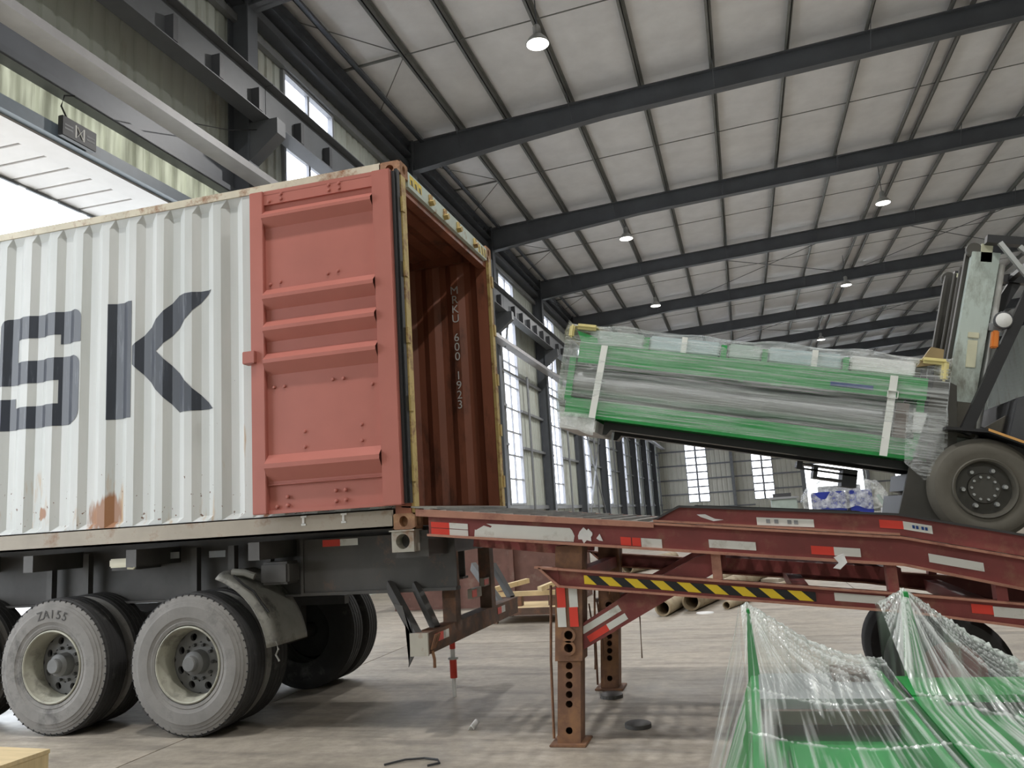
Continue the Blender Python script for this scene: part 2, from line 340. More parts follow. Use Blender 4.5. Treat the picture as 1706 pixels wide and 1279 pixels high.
# floor: slabs with open joints
fl = MB().box((-30, YN - 20, -0.3), (RX + 1, YF + 20, -0.012)).build('floor', 'asphalt_out', kind='structure'); tag(fl, 'grey beige concrete floor of the hall with slab joints', 'floor')
mbs = MB().box((0, 0, -0.011), (5.985, 5.985, 0))
sl = None
for i in range(5):
    for j in range(17):
        x, y = -4.36 - 6 + i * 6 + 2.36 * 0, -13.8 + j * 6
        if x + 6 > RX or y > YF: continue
        off = (x + 6 * (0), y, 0)
        if sl is None: sl = mbs.build('floor_slab', 'concrete', fl); sl.location = Vector((x + 2.99, y + 2.99, -0.0055)) - Vector(WM[fl.name].translation); s0 = (x, y)
        else: dup(sl, (x - s0[0], y - s0[1], 0))
# ceiling: roof deck, insulation panels, purlins, rafters, sag rods
ce = MB().prism([(-8.8, zroof(-8.8) + .12), (RX + .3, zroof(RX + .3) + .12), (RX + .3, zroof(RX + .3) + .3), (-8.8, zroof(-8.8) + .3)], 'Y', YN - .3, YF + .3).build('ceiling', 'dark_sheet', kind='structure')
tag(ce, 'pitched steel hall roof lined with white foil insulation', 'ceiling')
PX = [-8.45, -6.55, -5.2, -3.4, -1.5, 0.35, 2.2, 4.1, 6.0, 6.5, 7.85, 9.7, 11.55, 13.4, 15.25, 17.1, 18.95, 20.8, 22.0]
ys = [YN] + COLS + [YF]
for a, b in zip(PX[:-1], PX[1:]):
    first = None
    for y0, y1 in zip(ys[:-1], ys[1:]):
        if first is None or abs((y1 - y0) - L0) > 0.01:
            def fn(u, v, a=a, b=b, y0=y0, y1=y1):
                x = a + (b - a) * u; e = min(1, 6 * min(u, 1 - u)); e2 = min(1, 8 * min(v, 1 - v))
                q = noise.noise((x * .9, (v * 7) * .8, a)) * .035
                return (x, y0 + (y1 - y0) * v, zroof(x) + .05 - .05 * math.sqrt(e * e2) + q * e * e2)
            first = MB().grid(fn, 8, 20).build('ceiling_panel', 'insulation', ce, smooth='all', fix=False); f0 = y0; L0 = round(y1 - y0, 2)
        else: dup(first, (0, y0 - f0, 0))
for x in PX[1:-1]:
    z = ztop(x); pm = MB()
    pm.box((x - .01, YN, z), (x + .01, YF, z + .2)); pm.box((x - .075, YN, z), (x + .01, YF, z + .018)); pm.box((x - .01, YN, z + .182), (x + .075, YF, z + .2))
    pm.build('purlin', 'purlin_steel', ce)
for n, y in enumerate(COLS):
    mb = MB()
    xs = [-8.0, -5.5, -2.5, 4, 12, RX]; dep = [0.88, 0.72, 0.58, 0.58, 0.58, 0.6]
    for (x0, d0), (x1, d1) in zip(zip(xs, dep), list(zip(xs, dep))[1:]):
        t0, t1, b0, b1 = ztop(x0), ztop(x1), ztop(x0) - d0, ztop(x1) - d1
        mb.prism([(x0, b0), (x1, b1), (x1, t1), (x0, t0)], 'Y', y - .012, y + .012)
        mb.prism([(x0, b0), (x1, b1), (x1, b1 + .025), (x0, b0 + .025)], 'Y', y - .13, y + .13)
        mb.prism([(x0, t0 - .025), (x1, t1 - .025), (x1, t1), (x0, t0)], 'Y', y - .13, y + .13)
    rf = mb.build('rafter', 'frame_steel', ce)
    for x in (-6.55, -3.4, 0.35, 4.1, 7.85, 11.55):
        for sg in (-1, 1):
            MB().bar((x, y + sg * .14, ztop(x) - .52), (x, y + sg * .62, ztop(x) + .02), .05, .012, (1, 0, 0)).build('fly_brace', 'frame_steel', rf)
for n in range(len(ys) - 1):
    y0, y1 = ys[n], ys[n + 1]; ym = (y0 + y1) / 2
    MB().bar((-8.3, ym, ztop(-8.3) + .06), (RX, ym, ztop(RX) + .06), .022, .022).build('sag_rod', 'purlin_steel', ce)
    MB().bar((-8.3, ym - .02, ztop(-8.3) + .07), (-6.55, ym - .02, ztop(-6.55) + .07), .05, .05).build('strut', 'purlin_steel', ce)
    for sg in (-1, 1):
        MB().bar((-8.3, ym + sg * 2.3, ztop(-8.3) + .08), (-6.55, ym, ztop(-6.55) + .08), .018, .018).build('diagonal_rod', 'purlin_steel', ce)
for n in (6, 8):       # roof cross bracing
    for x0, x1 in ((-1.5, 6.0), (6.5, 13.4)):
        MB().bar((x0, COLS[n], ztop(x0) - .08), (x1, COLS[n + 1], ztop(x1) - .08), .025, .025).build('wind_brace', 'frame_steel', ce)
        MB().bar((x1, COLS[n], ztop(x1) - .08), (x0, COLS[n + 1], ztop(x0) - .08), .025, .025).build('wind_brace', 'frame_steel', ce)

# ---- left wall: sheets, girts, columns with corbels, crane runway
def corr(x, y0, y1, z0, z1, out=-1, pitch=.3, d=.035):
    prof = []; y = y0
    while y < y1 - 1e-6:
        for dy, dx in ((0, 0), (pitch * .62, 0), (pitch * .72, d), (pitch * .90, d)):
            if y + dy < y1: prof.append((y + dy, x + out * dx))
        y += pitch
    prof.append((y1, x)); mb = MB(); n = len(prof)
    mb.add([(px, py, z0) for py, px in prof] + [(px, py, z1) for py, px in prof], [(i, i + 1, n + i + 1, n + i) for i in range(n - 1)])
    return mb
def corr_y(y, x0, x1, z0, z1, pitch=.5):
    mb = corr(0, x0, x1, z0, z1, 1, pitch); mb.v = [Vector((p.y, y + p.x, p.z)) for p in mb.v]; return mb
wl = MB().box((WX - .12, YN, 0), (WX - .02, -2.4, 12.5)).build('wall_left', 'wall_sheet', kind='structure'); tag(wl, 'long corrugated sheet wall with steel columns, windows and crane runway', 'wall')
DOOR_Y0, DOOR_Y1, DOOR_Z = 1.2, 11.9, 6.90
corr(WX, -2.4, DOOR_Y0, 0, 12.5).build('wall_sheet', 'wall_sheet', wl, fix=False)
corr(WX, DOOR_Y0, 12.8, 7.64, 12.5).build('wall_sheet', 'wall_sheet', wl, fix=False)
corr(WX, DOOR_Y0, 12.8, DOOR_Z, 7.64).build('light_strip', 'translucent_sheet', wl, fix=False)
corr(WX, DOOR_Y1, 12.8, 0, DOOR_Z).build('wall_sheet', 'wall_sheet', wl, fix=False)
W0, W1 = 1.7, 3.9; LZ, UZ = (2.03, 9.5), (10.35, 11.12)
bays = [(COLS[i], COLS[i + 1] if i + 1 < len(COLS) else YF) for i in range(3, len(COLS))]
tmpl = {}; GRID0 = 12.8
for (y0, y1) in bays:
    for key, (a, b, z0, z1) in {'jamb': (0, W0, 0, 12.5), 'wide': (W1, y1 - y0, 0, 12.5), 'sill': (W0, W1, 0, LZ[0]), 'mid': (W0, W1, LZ[1], UZ[0]), 'head': (W0, W1, UZ[1], 12.5)}.items():
        if key in tmpl and abs(y1 - y0 - 7.6) < .05: dup(tmpl[key][0], (0, y0 - tmpl[key][1], 0))
        else:
            o = corr(WX, y0 + a, y0 + b, z0, z1).build('wall_sheet', 'wall_sheet', wl, fix=False); tmpl.setdefault(key, (o, y0))
for z, h in ((1.93, .16), (4.3, .1), (5.8, .1), (7.15, .1), (9.68, .2), (10.25, .14), (11.22, .16), (11.8, .12)):
    ya = 12.8 if z < 8 else YN
    g = MB().box((WX + .01, ya, z - h / 2), (WX + .14, YF, z + h / 2))
    if z in (4.3, 5.8):
        g = MB()
        for (y0, y1) in bays: g.box((WX + .01, y0 + W1, z - h / 2), (WX + .14, min(y1 + W0, YF), z + h / 2))
    g.build('girt', 'girt_steel', wl)
MB().box((WX + .0, YN, 7.58), (WX + .20, 12.6, 7.71)).build('girt', 'frame_steel', wl)
MB().box((WX + .03, YN, 7.72), (WX + .09, 12.3, 8.22)).build('door_lintel', 'frame_steel', wl)
MB().box((WX + .02, -2, DOOR_Z - .0), (WX + .17, 12.6, DOOR_Z + .18)).build('door_header', 'header_steel', wl)
# eave strut and gutter box
eb = MB(); ibeam(eb, (-8.16, YN, 11.98), (-8.16, YF, 11.98), .36, .30); eb.build('eave_beam', 'eave_steel', wl)
MB().box((-7.78, YN, 12.17), (-7.76, YF, 12.38)).box((-7.78, YN, 12.17), (-7.66, YF, 12.19)).build('eave_purlin', 'eave_steel', wl)
MB().box((WX + .01, YN, 11.48), (WX + .30, YF, 11.66)).build('eave_channel', 'frame_steel', wl)
# white channel and crane runway
wc = MB(); wc.box((-7.93, YN, 7.73), (-7.59, YF, 7.755)); wc.box((-7.615, YN, 7.755), (-7.59, YF, 7.86)); wc.box((-7.93, YN, 7.755), (-7.905, YF, 7.86))
wc.build('tie_channel', 'channel_white', wl)
for (ya, yb) in zip([YN] + COLS, COLS + [YF]):
    cb = MB(); ibeam(cb, (-7.75, ya + .01, 9.335), (-7.75, yb - .01, 9.335), .75, .34); cr = cb.build('crane_beam', 'crane_steel', wl)
    MB().box((-7.795, ya, 9.71), (-7.705, yb, 9.80)).build('crane_rail', 'frame_steel', cr)
    k = ya + 1.0
    while k < yb - .4:
        MB().box((-7.74, k, 9.0), (-7.585, k + .11, 9.42)).build('web_tab', 'truck_grey', cr); k += 1.15  # dark upright tabs repeated along the beam web, no known function
for y in COLS[1:]:
    mb = MB(); mb.box((-8.43, y - .16, 0), (-8.405, y + .16, 12.3)); mb.box((-8.02, y - .16, 0), (-7.99, y + .16, 12.2)); mb.box((-8.41, y - .012, 0), (-8.01, y + .012, 12.3))
    c = mb.build('column', 'frame_steel', wl)
    MB().prism([(-7.99, 8.22), (-7.99, 8.955), (-7.42, 8.955), (-7.42, 8.66)], 'Y', y - .14, y + .14).build('corbel', 'crane_steel', c)
    MB().box((-8.42, y - .19, 0), (-7.9, y + .19, .03)).build('base_plate', 'frame_steel', c)
# knee braces and service pipes against the wall further on
for y in COLS[5:]:
    MB().bar((-7.8, y + .1, 7.72), (-8.2, y + 2.4, 9.5), .06, .06).build('knee_brace', 'girt_steel', wl)
    MB().tube([(-8.2, y + 4.6, 0), (-8.2, y + 4.6, 7.3)], .05, 8).build('service_pipe', 'girt_steel', wl, smooth=True)
MB().bar((-8.1, COLS[7], .3), (-8.1, COLS[8], 7.6), .07, .07).build('wall_brace', 'girt_steel', wl)
MB().bar((-8.1, COLS[8], .3), (-8.1, COLS[7], 7.6), .07, .07).build('wall_brace', 'girt_steel', wl)

# ---- windows
def window(name, axis, at, a, b, z0, z1, nc, nr, label, bw=.042):
    """steel frame grid with glass panes, in the wall x=at (axis Y) or y=at (axis X)"""
    def P(u, d, z): return (at + d, u, z) if axis == 'Y' else (u, at - d, z)
    root = empty(name, P((a + b) / 2, 0, z0)); tag(root, label, 'window', None, 'structure')
    mb = MB()
    for (u0, u1, za, zb) in ((a, b, z0, z0 + .07), (a, b, z1 - .07, z1), (a, a + .07, z0 + .07, z1 - .07), (b - .07, b, z0 + .07, z1 - .07)): mb.box(P(u0, -.04, za), P(u1, .09, zb))
    mb.build('window_frame', 'window_frame', root)
    pw, ph = (b - a - .14) / nc, (z1 - z0 - .14) / nr
    for i in range(1, nc): MB().box(P(a + .07 + pw * i - bw, -.02, z0 + .07), P(a + .07 + pw * i + bw, .05, z1 - .07)).build('mullion', 'window_frame', root)
    for j in range(1, nr): MB().box(P(a + .07, -.018, z0 + .07 + ph * j - bw * .8), P(b - .07, .045, z0 + .07 + ph * j + bw * .8)).build('glazing_bar', 'window_frame', root)
    pane = None
    for i in range(nc):
        for j in range(nr):
            u, z = a + .07 + pw * i, z0 + .07 + ph * j
            if pane is None: pane = MB().box(P(u, 0, z), P(u + pw, .006, z + ph)).build('pane', 'pane_glass', root); pu, pz = u, z
            else: dup(pane, tuple(p - q for p, q in zip(P(u, 0, z), P(pu, 0, pz))))
    return root
wn = 0
ords = ['first', 'second', 'third', 'fourth', 'fifth', 'sixth', 'seventh', 'eighth', 'ninth', 'tenth']
for i, (y0, y1) in enumerate(bays):
    wn += 1; window('window_%d' % wn, 'Y', WX - .01, y0 + W0, y0 + W1, UZ[0], UZ[1], 2, 1, 'small high window above the crane rail, %s after the big doorway' % ords[i])
    wn += 1; window('window_%d' % wn, 'Y', WX - .01, y0 + W0, y0 + W1, LZ[0], LZ[1], 2, 8, 'tall many-paned window strip below the crane rail, %s after the big doorway' % ords[i])

# ---- far wall
wf = MB().box((WX, YF + .1, 12.0), (RX, YF + .2, 14.2)).build('wall_back', 'far_sheet', kind='structure'); tag(wf, 'cream sheet end wall with grey girts, strip windows and a doorway', 'wall')
FW = [(-5.6, -3.4, 2.0, 9.0), (1.05, 3.1, 1.9, 9.0), (14.5, 16.4, 2.0, 9.0)]; FD = (6.1, 11.7, 5.2)
def fsheet(x0, x1, z0, z1): corr_y(YF, x0, x1, z0, z1).build('wall_sheet', 'far_sheet', wf, fix=False)
for x0, x1 in ((WX, -5.6), (-3.4, 1.05), (3.1, FD[0]), (FD[1], 14.5), (16.4, RX)): fsheet(x0, x1, 0, 12.2)
for x0, x1, z0, z1 in FW: fsheet(x0, x1, 0, z0); fsheet(x0, x1, z1, 12.2)
fsheet(FD[0], FD[1], FD[2], 12.2)
for k, (x0, x1, z0, z1) in enumerate(FW):
    wn += 1; window('window_%d' % wn, 'X', YF, x0, x1, z0, z1, 2, 9, ['tall strip window in the end wall beside the side wall columns', 'tall strip window in the end wall beside its doorway', 'tall strip window in the end wall behind the forklift'][k], bw=.10)
for z in (1.4, 2.9, 4.4, 5.9, 7.4, 8.9, 10.4):
    g = MB()
    for x0, x1 in ((WX, -5.6), (-3.4, 1.05), (3.1, FD[0]), (FD[1], 14.5), (16.4, RX)): g.box((x0, YF - .16, z - .07), (x1, YF - .02, z + .07))
    g.build('girt', 'girt_steel', wf)
for x in (-0.9, 5.9, 12.0, 18.3): MB().box((x - .15, YF - .5, 0), (x + .15, YF - .17, 13)).build('column', 'girt_steel', wf)
door1 = empty('door_1', (8.9, YF, 0)); tag(door1, 'bright open doorway in the cream end wall', 'doorway', None, 'structure')
MB().box((FD[0], YF - .06, FD[2] - .15), (FD[1], YF + .06, FD[2])).build('door_frame', 'girt_steel', door1)
for x in FD[:2]: MB().box((x - .08, YF - .06, 0), (x + .08, YF + .06, FD[2])).build('door_frame', 'girt_steel', door1)
# ---- unseen sides
wr = corr(RX, YN, YF, 0, 14.2).build('wall_right', 'wall_sheet', kind='structure', fix=False); tag(wr, 'sheet wall closing the hall behind the forklift', 'wall')
wfr = MB().box((WX, YN - .1, 0), (RX, YN, 14.2)).build('wall_front', 'wall_sheet', kind='structure'); tag(wfr, 'plain sheet end wall at the near end of the hall', 'wall')
# ---- outside the doorway: apron and canopy
go = MB().box((-60, -40, -.32), (-8.6, 110, -.004)).build('ground_outside', 'asphalt_out', kind='structure'); tag(go, 'pale concrete yard outside the big doorway', 'ground')
cn = empty('door_canopy', (-8.6, 6, 6.9)); tag(cn, 'white ribbed canopy outside above the big doorway', 'canopy')
cp = None
for k in range(33):
    y = -.6 + k * .42
    if cp is None: cp = MB().box((-9.88, y, 6.90), (-8.40, y + .385, 6.96)).build('canopy_panel', 'canopy_sheet', cn, bevel=.008)
    else: dup(cp, (0, k * .42, 0))
MB().box((-9.92, -.7, 6.87), (-9.88, 13.3, 7.02)).build('edge_trim', 'grey_print', cn)
MB().box((-9.86, -.6, 6.962), (-8.40, 13.2, 6.98)).build('canopy_deck', 'canopy_sheet', cn)
MB().box((-8.80, -.6, 6.865), (-8.40, 13.2, 6.898)).build('wall_flashing', 'canopy_sheet', cn)
for k in range(22): MB().box((-9.90, -.3 + k * .6, 6.85), (-9.86, -.3 + k * .6 + .44, 6.87)).build('trim_clip', 'frame_steel', cn)

# ---- lamps
def lamp(x, y, z, label, name='high_bay_lamp'):
    r = empty(name, (x, y, z)); tag(r, label, 'lamp', 'high bay lamps')
    MB().lathe([(0.02, .02), (.245, .0), (.255, .015), (.21, .10), (.13, .19), (.10, .21), (0.02, .21)], (x, y, z), 'Z', 28).build('reflector', 'lamp_shell', r, smooth=True)
    MB().lathe([(.001, .0), (.12, -.004), (.235, .0)], (x, y, z - .006), 'Z', 28).build('diffuser', 'lamp_glow', r, smooth=True)
    MB().lathe([(.001, .21), (.075, .21), (.085, .24), (.085, .40), (.06, .44), (.001, .44)], (x, y, z), 'Z', 18).build('gear_box', 'lamp_shell', r, smooth=True)
    MB().tube([(x, y, z + .43), (x, y, ztop(x) + .1)], .012, 8).build('rod', 'frame_steel', r)
    ld = bpy.data.lights.new('lamp_light', 'AREA'); ld.shape = 'DISK'; ld.size = .44; ld.energy = LAMP_W; ld.color = (1.0, .985, .965)
    lo = bpy.data.objects.new('lamp_light' if name == 'high_bay_lamp' else name.replace('_offscreen', '_light_offscreen'), ld); COL.objects.link(lo); lo.parent = r; lo.location = (0, 0, -.03)
ZL = 11.5
for x, y, lb in ((-3.25, 15.8, 'brightest high bay lamp, hung before the first full rafter over the container'),
                 (-3.22, 29.3, 'high bay lamp hung just past the second rafter, container row'),
                 (5.68, 29.6, 'high bay lamp hung by a long rod beside the twin ridge purlins'),
                 (-3.25, 40.1, 'high bay lamp hung past the third rafter, container row'),
                 (5.72, 40.8, 'high bay lamp by the ridge purlins past the third rafter'),
                 (5.73, 54.4, 'small far high bay lamp by the ridge purlins above the green load')):
    lamp(x, y, ZL, lb)
# the two lamp rows seen in the picture run on over the loading floor, above and behind the frame
for nm, x, y, lb in (('loading_floor_lamp_offscreen', -3.25, 2.6, 'high bay lamp over the loading floor, container row'),
                     ('ramp_end_lamp_offscreen', 5.7, 2.6, 'high bay lamp over the foot of the ramp, ridge row'),
                     ('forklift_lamp_offscreen', 5.7, 15.8, 'high bay lamp high over the forklift, ridge row'),
                     ('near_wall_lamp_offscreen', -3.25, -10.5, 'high bay lamp by the near end wall, container row'),
                     ('near_ridge_lamp_offscreen', 5.7, -10.5, 'high bay lamp by the near end wall, ridge row')):
    lamp(x, y, ZL, lb, nm)

# ---- sign box on the door header
sg = empty('door_sign', (-8.2, 8.5, 6.9)); tag(sg, 'small black sign box on the blue door header', 'sign')
MB().box((-8.24, 8.20, 6.90), (-8.16, 8.80, 7.18)).build('sign_body', 'black_plastic', sg, bevel=.008)
sx = -8.157
MB().box((sx - .003, 8.42, 6.95), (sx, 8.44, 7.13)).box((sx - .003, 8.56, 6.95), (sx, 8.58, 7.13)).build('sign_border', 'white_print', sg)
MB().bar((sx, 8.45, 6.97), (sx, 8.55, 7.11), .004, .02, (1, 0, 0)).bar((sx, 8.55, 6.97), (sx, 8.45, 7.11), .004, .02, (1, 0, 0)).build('sign_symbol', 'white_print', sg)
for ya in (8.24, 8.62): MB().box((sx - .003, ya, 7.00), (sx, ya + .14, 7.025)).box((sx - .003, ya, 7.05), (sx, ya + .14, 7.075)).build('sign_text', 'grey_print', sg)
wr1 = MB().tube([(-8.20, 8.32, 7.17), (-8.21, 8.22, 7.32), (-8.22, 8.28, 7.5), (-8.22, 8.45, 7.58)], .012, 6).build('sign_cable', 'black_plastic', sg)
wr2 = MB().tube([(-7.9, 9.7, 7.88), (-7.95, 10.3, 8.05), (-7.96, 11.6, 8.5), (-7.8, 12.5, 8.9)], .008, 6).build('loose_wire', 'black_plastic', wl)

# ================================================================== SHIPPING CONTAINER
XE, Y0, Y1, ZB, ZT, LEN = -2.36, 5.70, 8.14, 1.50, 4.40, 12.19
ct = empty('shipping_container', (XE - LEN / 2, 6.92, ZB)); tag(ct, 'long white corrugated shipping container with red open doors on the trailer', 'shipping container')
PITCH, DEP = .282, .036
CX0 = -2.60
def cw(x):
    """corrugation depth inward at x"""
    t = ((CX0 - x) / PITCH) % 1.0
    if t < .26: return 0.0
    if t < .5: return (t - .26) / .24 * DEP
    if t < .76: return DEP
    return (1 - (t - .76) / .24) * DEP
def cbreaks(xa, xb):
    o = []; k = math.floor((CX0 - xb) / PITCH) - 1
    while True:
        for q in (0, .26, .5, .76):
            x = CX0 - (k + q) * PITCH
            if xa < x < xb: o.append(x)
        if CX0 - k * PITCH < xa: break
        k += 1
    return sorted(o)
def side(name, mat, y, sgn, off, xa, xb, za, zb):
    xs = [xa] + cbreaks(xa, xb) + [xb]; n = len(xs); zs = [za, za + .045, zb - .075, zb]
    vs = [(x, y + sgn * ((cw(x) if j in (1, 2) else 0.0) + off), z) for j, z in enumerate(zs) for x in xs]
    return MB().add(vs, [(j * n + i, j * n + i + 1, (j + 1) * n + i + 1, (j + 1) * n + i) for j in range(3) for i in range(n - 1)]).build(name, mat, ct, fix=False)
sp = side('side_panel', 'container_white', Y0 + .012, 1, 0, XE - LEN + .12, XE - .14, ZB + .16, ZT - .055)
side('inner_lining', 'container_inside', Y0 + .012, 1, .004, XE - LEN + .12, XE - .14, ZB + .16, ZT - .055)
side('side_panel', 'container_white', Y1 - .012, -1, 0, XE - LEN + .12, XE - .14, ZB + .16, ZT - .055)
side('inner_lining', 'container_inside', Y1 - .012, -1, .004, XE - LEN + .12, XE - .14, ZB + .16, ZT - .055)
rfm = MB(); n = 0
xs = [XE - LEN + .1 + i * .105 for i in range(115)]
rfm.add([(x, y, ZT - .035 - (.02 if (i // 1) % 2 else 0)) for y in (Y0 + .05, Y1 - .05) for i, x in enumerate(xs)], [(i, i + 1, len(xs) + i + 1, len(xs) + i) for i in range(len(xs) - 1)])
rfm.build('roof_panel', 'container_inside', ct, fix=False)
MB().box((XE - LEN + .1, Y0 + .04, ZT - .03), (XE - .1, Y1 - .04, ZT - .01)).build('roof_skin', 'rail_cream', ct)
for k in range(8): MB().box((XE - LEN + .1, Y0 + .06 + k * .29, ZB + .12), (XE - .1, Y0 + .06 + k * .29 + .286, ZB + .155)).build('floor_plank', 'plank_dark', ct)
for k in range(30): MB().box((XE - .6 - k * .39, Y0 + .05, ZB + .03), (XE - .54 - k * .39, Y1 - .05, ZB + .12)).build('floor_bearer', 'plank_dark', ct)
for yy in (Y0 + .045, Y1 - .10): MB().box((XE - LEN + .1, yy, ZT - .12), (XE - .13, yy + .055, ZT - .028)).build('inner_top_rail', 'container_inside', ct)
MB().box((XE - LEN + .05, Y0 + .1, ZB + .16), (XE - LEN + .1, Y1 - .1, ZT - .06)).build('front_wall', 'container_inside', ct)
for yy, s in ((Y0, 1), (Y1, -1)):
    MB().box((XE - LEN + .17, yy, ZT - .062), (XE - .17, yy + s * .06, ZT)).build('top_rail', 'rail_cream', ct)
    MB().box((XE - LEN + .17, yy, ZB + .015), (XE - .17, yy + s * .012, ZB + .16)).box((XE - LEN + .17, yy, ZB + .015), (XE - .17, yy + s * .05, ZB + .03)).box((XE - LEN + .17, yy, ZB + .15), (XE - .17, yy + s * .05, ZB + .16)).build('bottom_rail', 'rail_dirty', ct)
    # rear corner post: outer face, rusty yellow front lip, inner red side
    MB().box((XE - .15, yy, ZB + .118), (XE - .025, yy + s * .10, ZT - .118)).build('corner_post', 'container_inside', ct)
    MB().box((XE - .03, yy + s * .015, ZB + .118), (XE, yy + s * .105, ZT - .118)).build('post_lip', 'post_yellow', ct)
    for k in range(5):
        z = ZB + .35 + k * .53
        MB().box((XE - .02, yy + s * .0, z), (XE + .012, yy + s * .055, z + .12)).build('hinge_lug', 'post_yellow', ct)
    for zz in (ZB, ZT - .118):
        c = MB(); cy = yy; xc = XE - .089
        c.holed((xc, cy, zz + .059), .089, .059, .034, .030 if zz > 2 else .040, .07, 'Y', s, 24)
        c.holed((XE, cy + s * .081, zz + .059), .081, .059, .030, .036, .07, 'X', -1, 24)
        x0, x1, ya, yb, z0, z1 = XE - .178, XE, cy, cy + s * .162, zz, zz + .118
        c.add([(x0, ya, z0), (x1, ya, z0), (x1, yb, z0), (x0, yb, z0), (x0, ya, z1), (x1, ya, z1), (x1, yb, z1), (x0, yb, z1)], [(0, 1, 2, 3), (4, 5, 6, 7), (2, 3, 7, 6), (0, 3, 7, 4)])
        c.build('corner_casting', 'casting_rust', ct, fix=False)
    for zz in (ZB, ZT - .118): MB().box((XE - LEN, yy, zz), (XE - LEN + .178, yy + s * .162, zz + .118)).build('corner_casting', 'casting_rust', ct)
    MB().box((XE - LEN, yy, ZB + .118), (XE - LEN + .15, yy + s * .12, ZT - .118)).build('corner_post', 'container_inside', ct)
# door header with stickers and cam keepers, sill
hd = MB().box((XE - .08, Y0 + .162, ZT - .165), (XE, Y1 - .162, ZT - .035)).build('door_header', 'header_cyan', ct)
MB().box((XE - .12, Y0 + .1, ZT - .225), (XE - .035, Y1 - .1, ZT - .165)).build('header_lip', 'container_inside', ct)
for y in (Y0 + .62, Y0 + .98, Y0 + 1.34, Y0 + 1.84):
    MB().box((XE, y, ZT - .135), (XE + .02, y + .05, ZT - .06)).prism([(y - .02, ZT - .13), (y + .02, ZT - .16), (y + .06, ZT - .13), (y + .03, ZT - .10)], 'X', XE, XE + .045).build('cam_keeper', 'post_yellow', hd)
for k, y in enumerate((Y0 + .20, Y0 + .29, Y0 + .38)):
    MB().box((XE, y, ZT - .13), (XE + .002, y + .075, ZT - .05)).build('hazard_sticker', 'hazard_yellow', hd)
    MB().prism([(y + .03, ZT - .13), (y + .06, ZT - .13), (y + .045, ZT - .085), (y + .015, ZT - .085)], 'X', XE + .002, XE + .003).build('sticker_bar', 'hazard_black', hd)
for y in (Y0 + 2.0, Y0 + 2.1, Y0 + 2.19):
    MB().box((XE, y, ZT - .15), (XE + .002, y + .07, ZT - .06)).build('hazard_sticker', 'hazard_yellow', hd)
    MB().prism([(y + .03, ZT - .15), (y + .06, ZT - .15), (y + .03, ZT - .06), (y + .0, ZT - .06)], 'X', XE + .002, XE + .003).build('sticker_bar', 'hazard_black', hd)
MB().box((XE - .08, Y0 + .162, ZB + .02), (XE, Y1 - .162, ZB + .158)).build('door_sill', 'rust', ct)

# ---- doors swung right round onto the sides
def door(yface, sgn):
    """sgn -1: hangs on the near side with its inner face outward"""
    xa, xb, za, zb = -3.645, -2.40, 1.69, 4.275
    y0 = yface
    d = MB().box((xa + .03, y0 - sgn * .03, za), (xb - .03, y0 - sgn * .006, zb)).build('door', 'container_red', ct)
    prof = [(zb, .020), (zb - .105, .020), (zb - .105, 0), (4.125, 0), (4.07, .068), (4.045, .068), (3.975, 0), (3.46, 0), (3.40, .068), (3.37, .068), (3.29, 0), (3.20, 0), (3.14, .068), (3.11, .068), (3.03, 0), (2.94, 0), (2.88, .068), (2.85, .068), (2.76, 0), (2.13, 0), (2.06, .068), (2.025, .068), (1.925, 0), (1.905, .0), (1.902, .012), (1.895, .012), (1.892, -.012), (za, -.012)]
    pts = [(y0 + sgn * (q + .012), z) for z, q in prof]; xi, xo = xa + .125, xb - .155
    m = MB().add([(x, y, z) for x in (xi, xo) for y, z in pts], [(i, i + 1, len(pts) + i + 1, len(pts) + i) for i in range(len(pts) - 1)])
    m.build('door_panel', 'container_red', d, fix=False)
    for x0, x1 in ((xa, xi), (xo, xb)): MB().box((x0, y0 - sgn * .03, za - .012), (x1, y0 + sgn * .05, zb + .012)).build('door_stile', 'container_red', d, bevel=.006)
    MB().box((xi, y0 - sgn * .03, zb - .02), (xo, y0 + sgn * .034, zb + .012)).build('door_rail', 'container_red', d)
    MB().box((xi, y0 - sgn * .03, za - .012), (xo, y0 + sgn * .020, za + .016)).build('door_rail', 'container_red', d)
    bo = None
    for x, z in ((-3.47, 4.195), (-3.36, 4.20), (-3.36, 4.242), (-2.93, 4.20), (-2.84, 4.20), (-2.93, 4.242), (-2.84, 4.242), (-3.48, 3.50), (-3.39, 3.51), (-2.97, 3.52), (-2.88, 3.53), (-3.46, 2.66), (-3.37, 2.66), (-2.95, 2.67), (-2.86, 2.67), (-2.62, 2.60), (-3.20, 2.29), (-3.20, 2.17), (-2.72, 2.30), (-2.72, 2.18), (-3.45, 1.73), (-3.36, 1.735), (-3.36, 1.80), (-2.95, 1.74), (-2.87, 1.745), (-2.95, 1.82), (-2.87, 1.82)):
        yb = y0 + sgn * (.034 if z > 4.18 else .012)
        if bo is None: bo = MB().lathe([(.001, .014), (.010, .012), (.014, .004), (.015, -.006)], (0, 0, 0), 'Z', 10); bo.v = [Vector((p.x, sgn * p.z, p.y)) for p in bo.v]; base = [p.copy() for p in bo.v]; bo.v = [p + Vector((x, yb, z)) for p in base]; b0 = bo.build('bolt', 'container_red', d, smooth=True); bp = (x, yb, z)
        else: dup(b0, (x - bp[0], yb - bp[1], z - bp[2]))
    MB().box((xa - .055, y0 + sgn * .0, 2.86), (xa + .055, y0 + sgn * .085, 2.96)).build('latch_block', 'container_red', d, bevel=.005)
    MB().box((xb - .005, y0 - sgn * .02, za), (xb + .022, y0 + sgn * .012, zb)).build('door_gasket', 'rubber', d)
    MB().box((xb + .01, y0 - sgn * .07, za), (xb + .035, y0 - sgn * .02, zb + .03)).build('door_gasket', 'rubber', d)
    return d
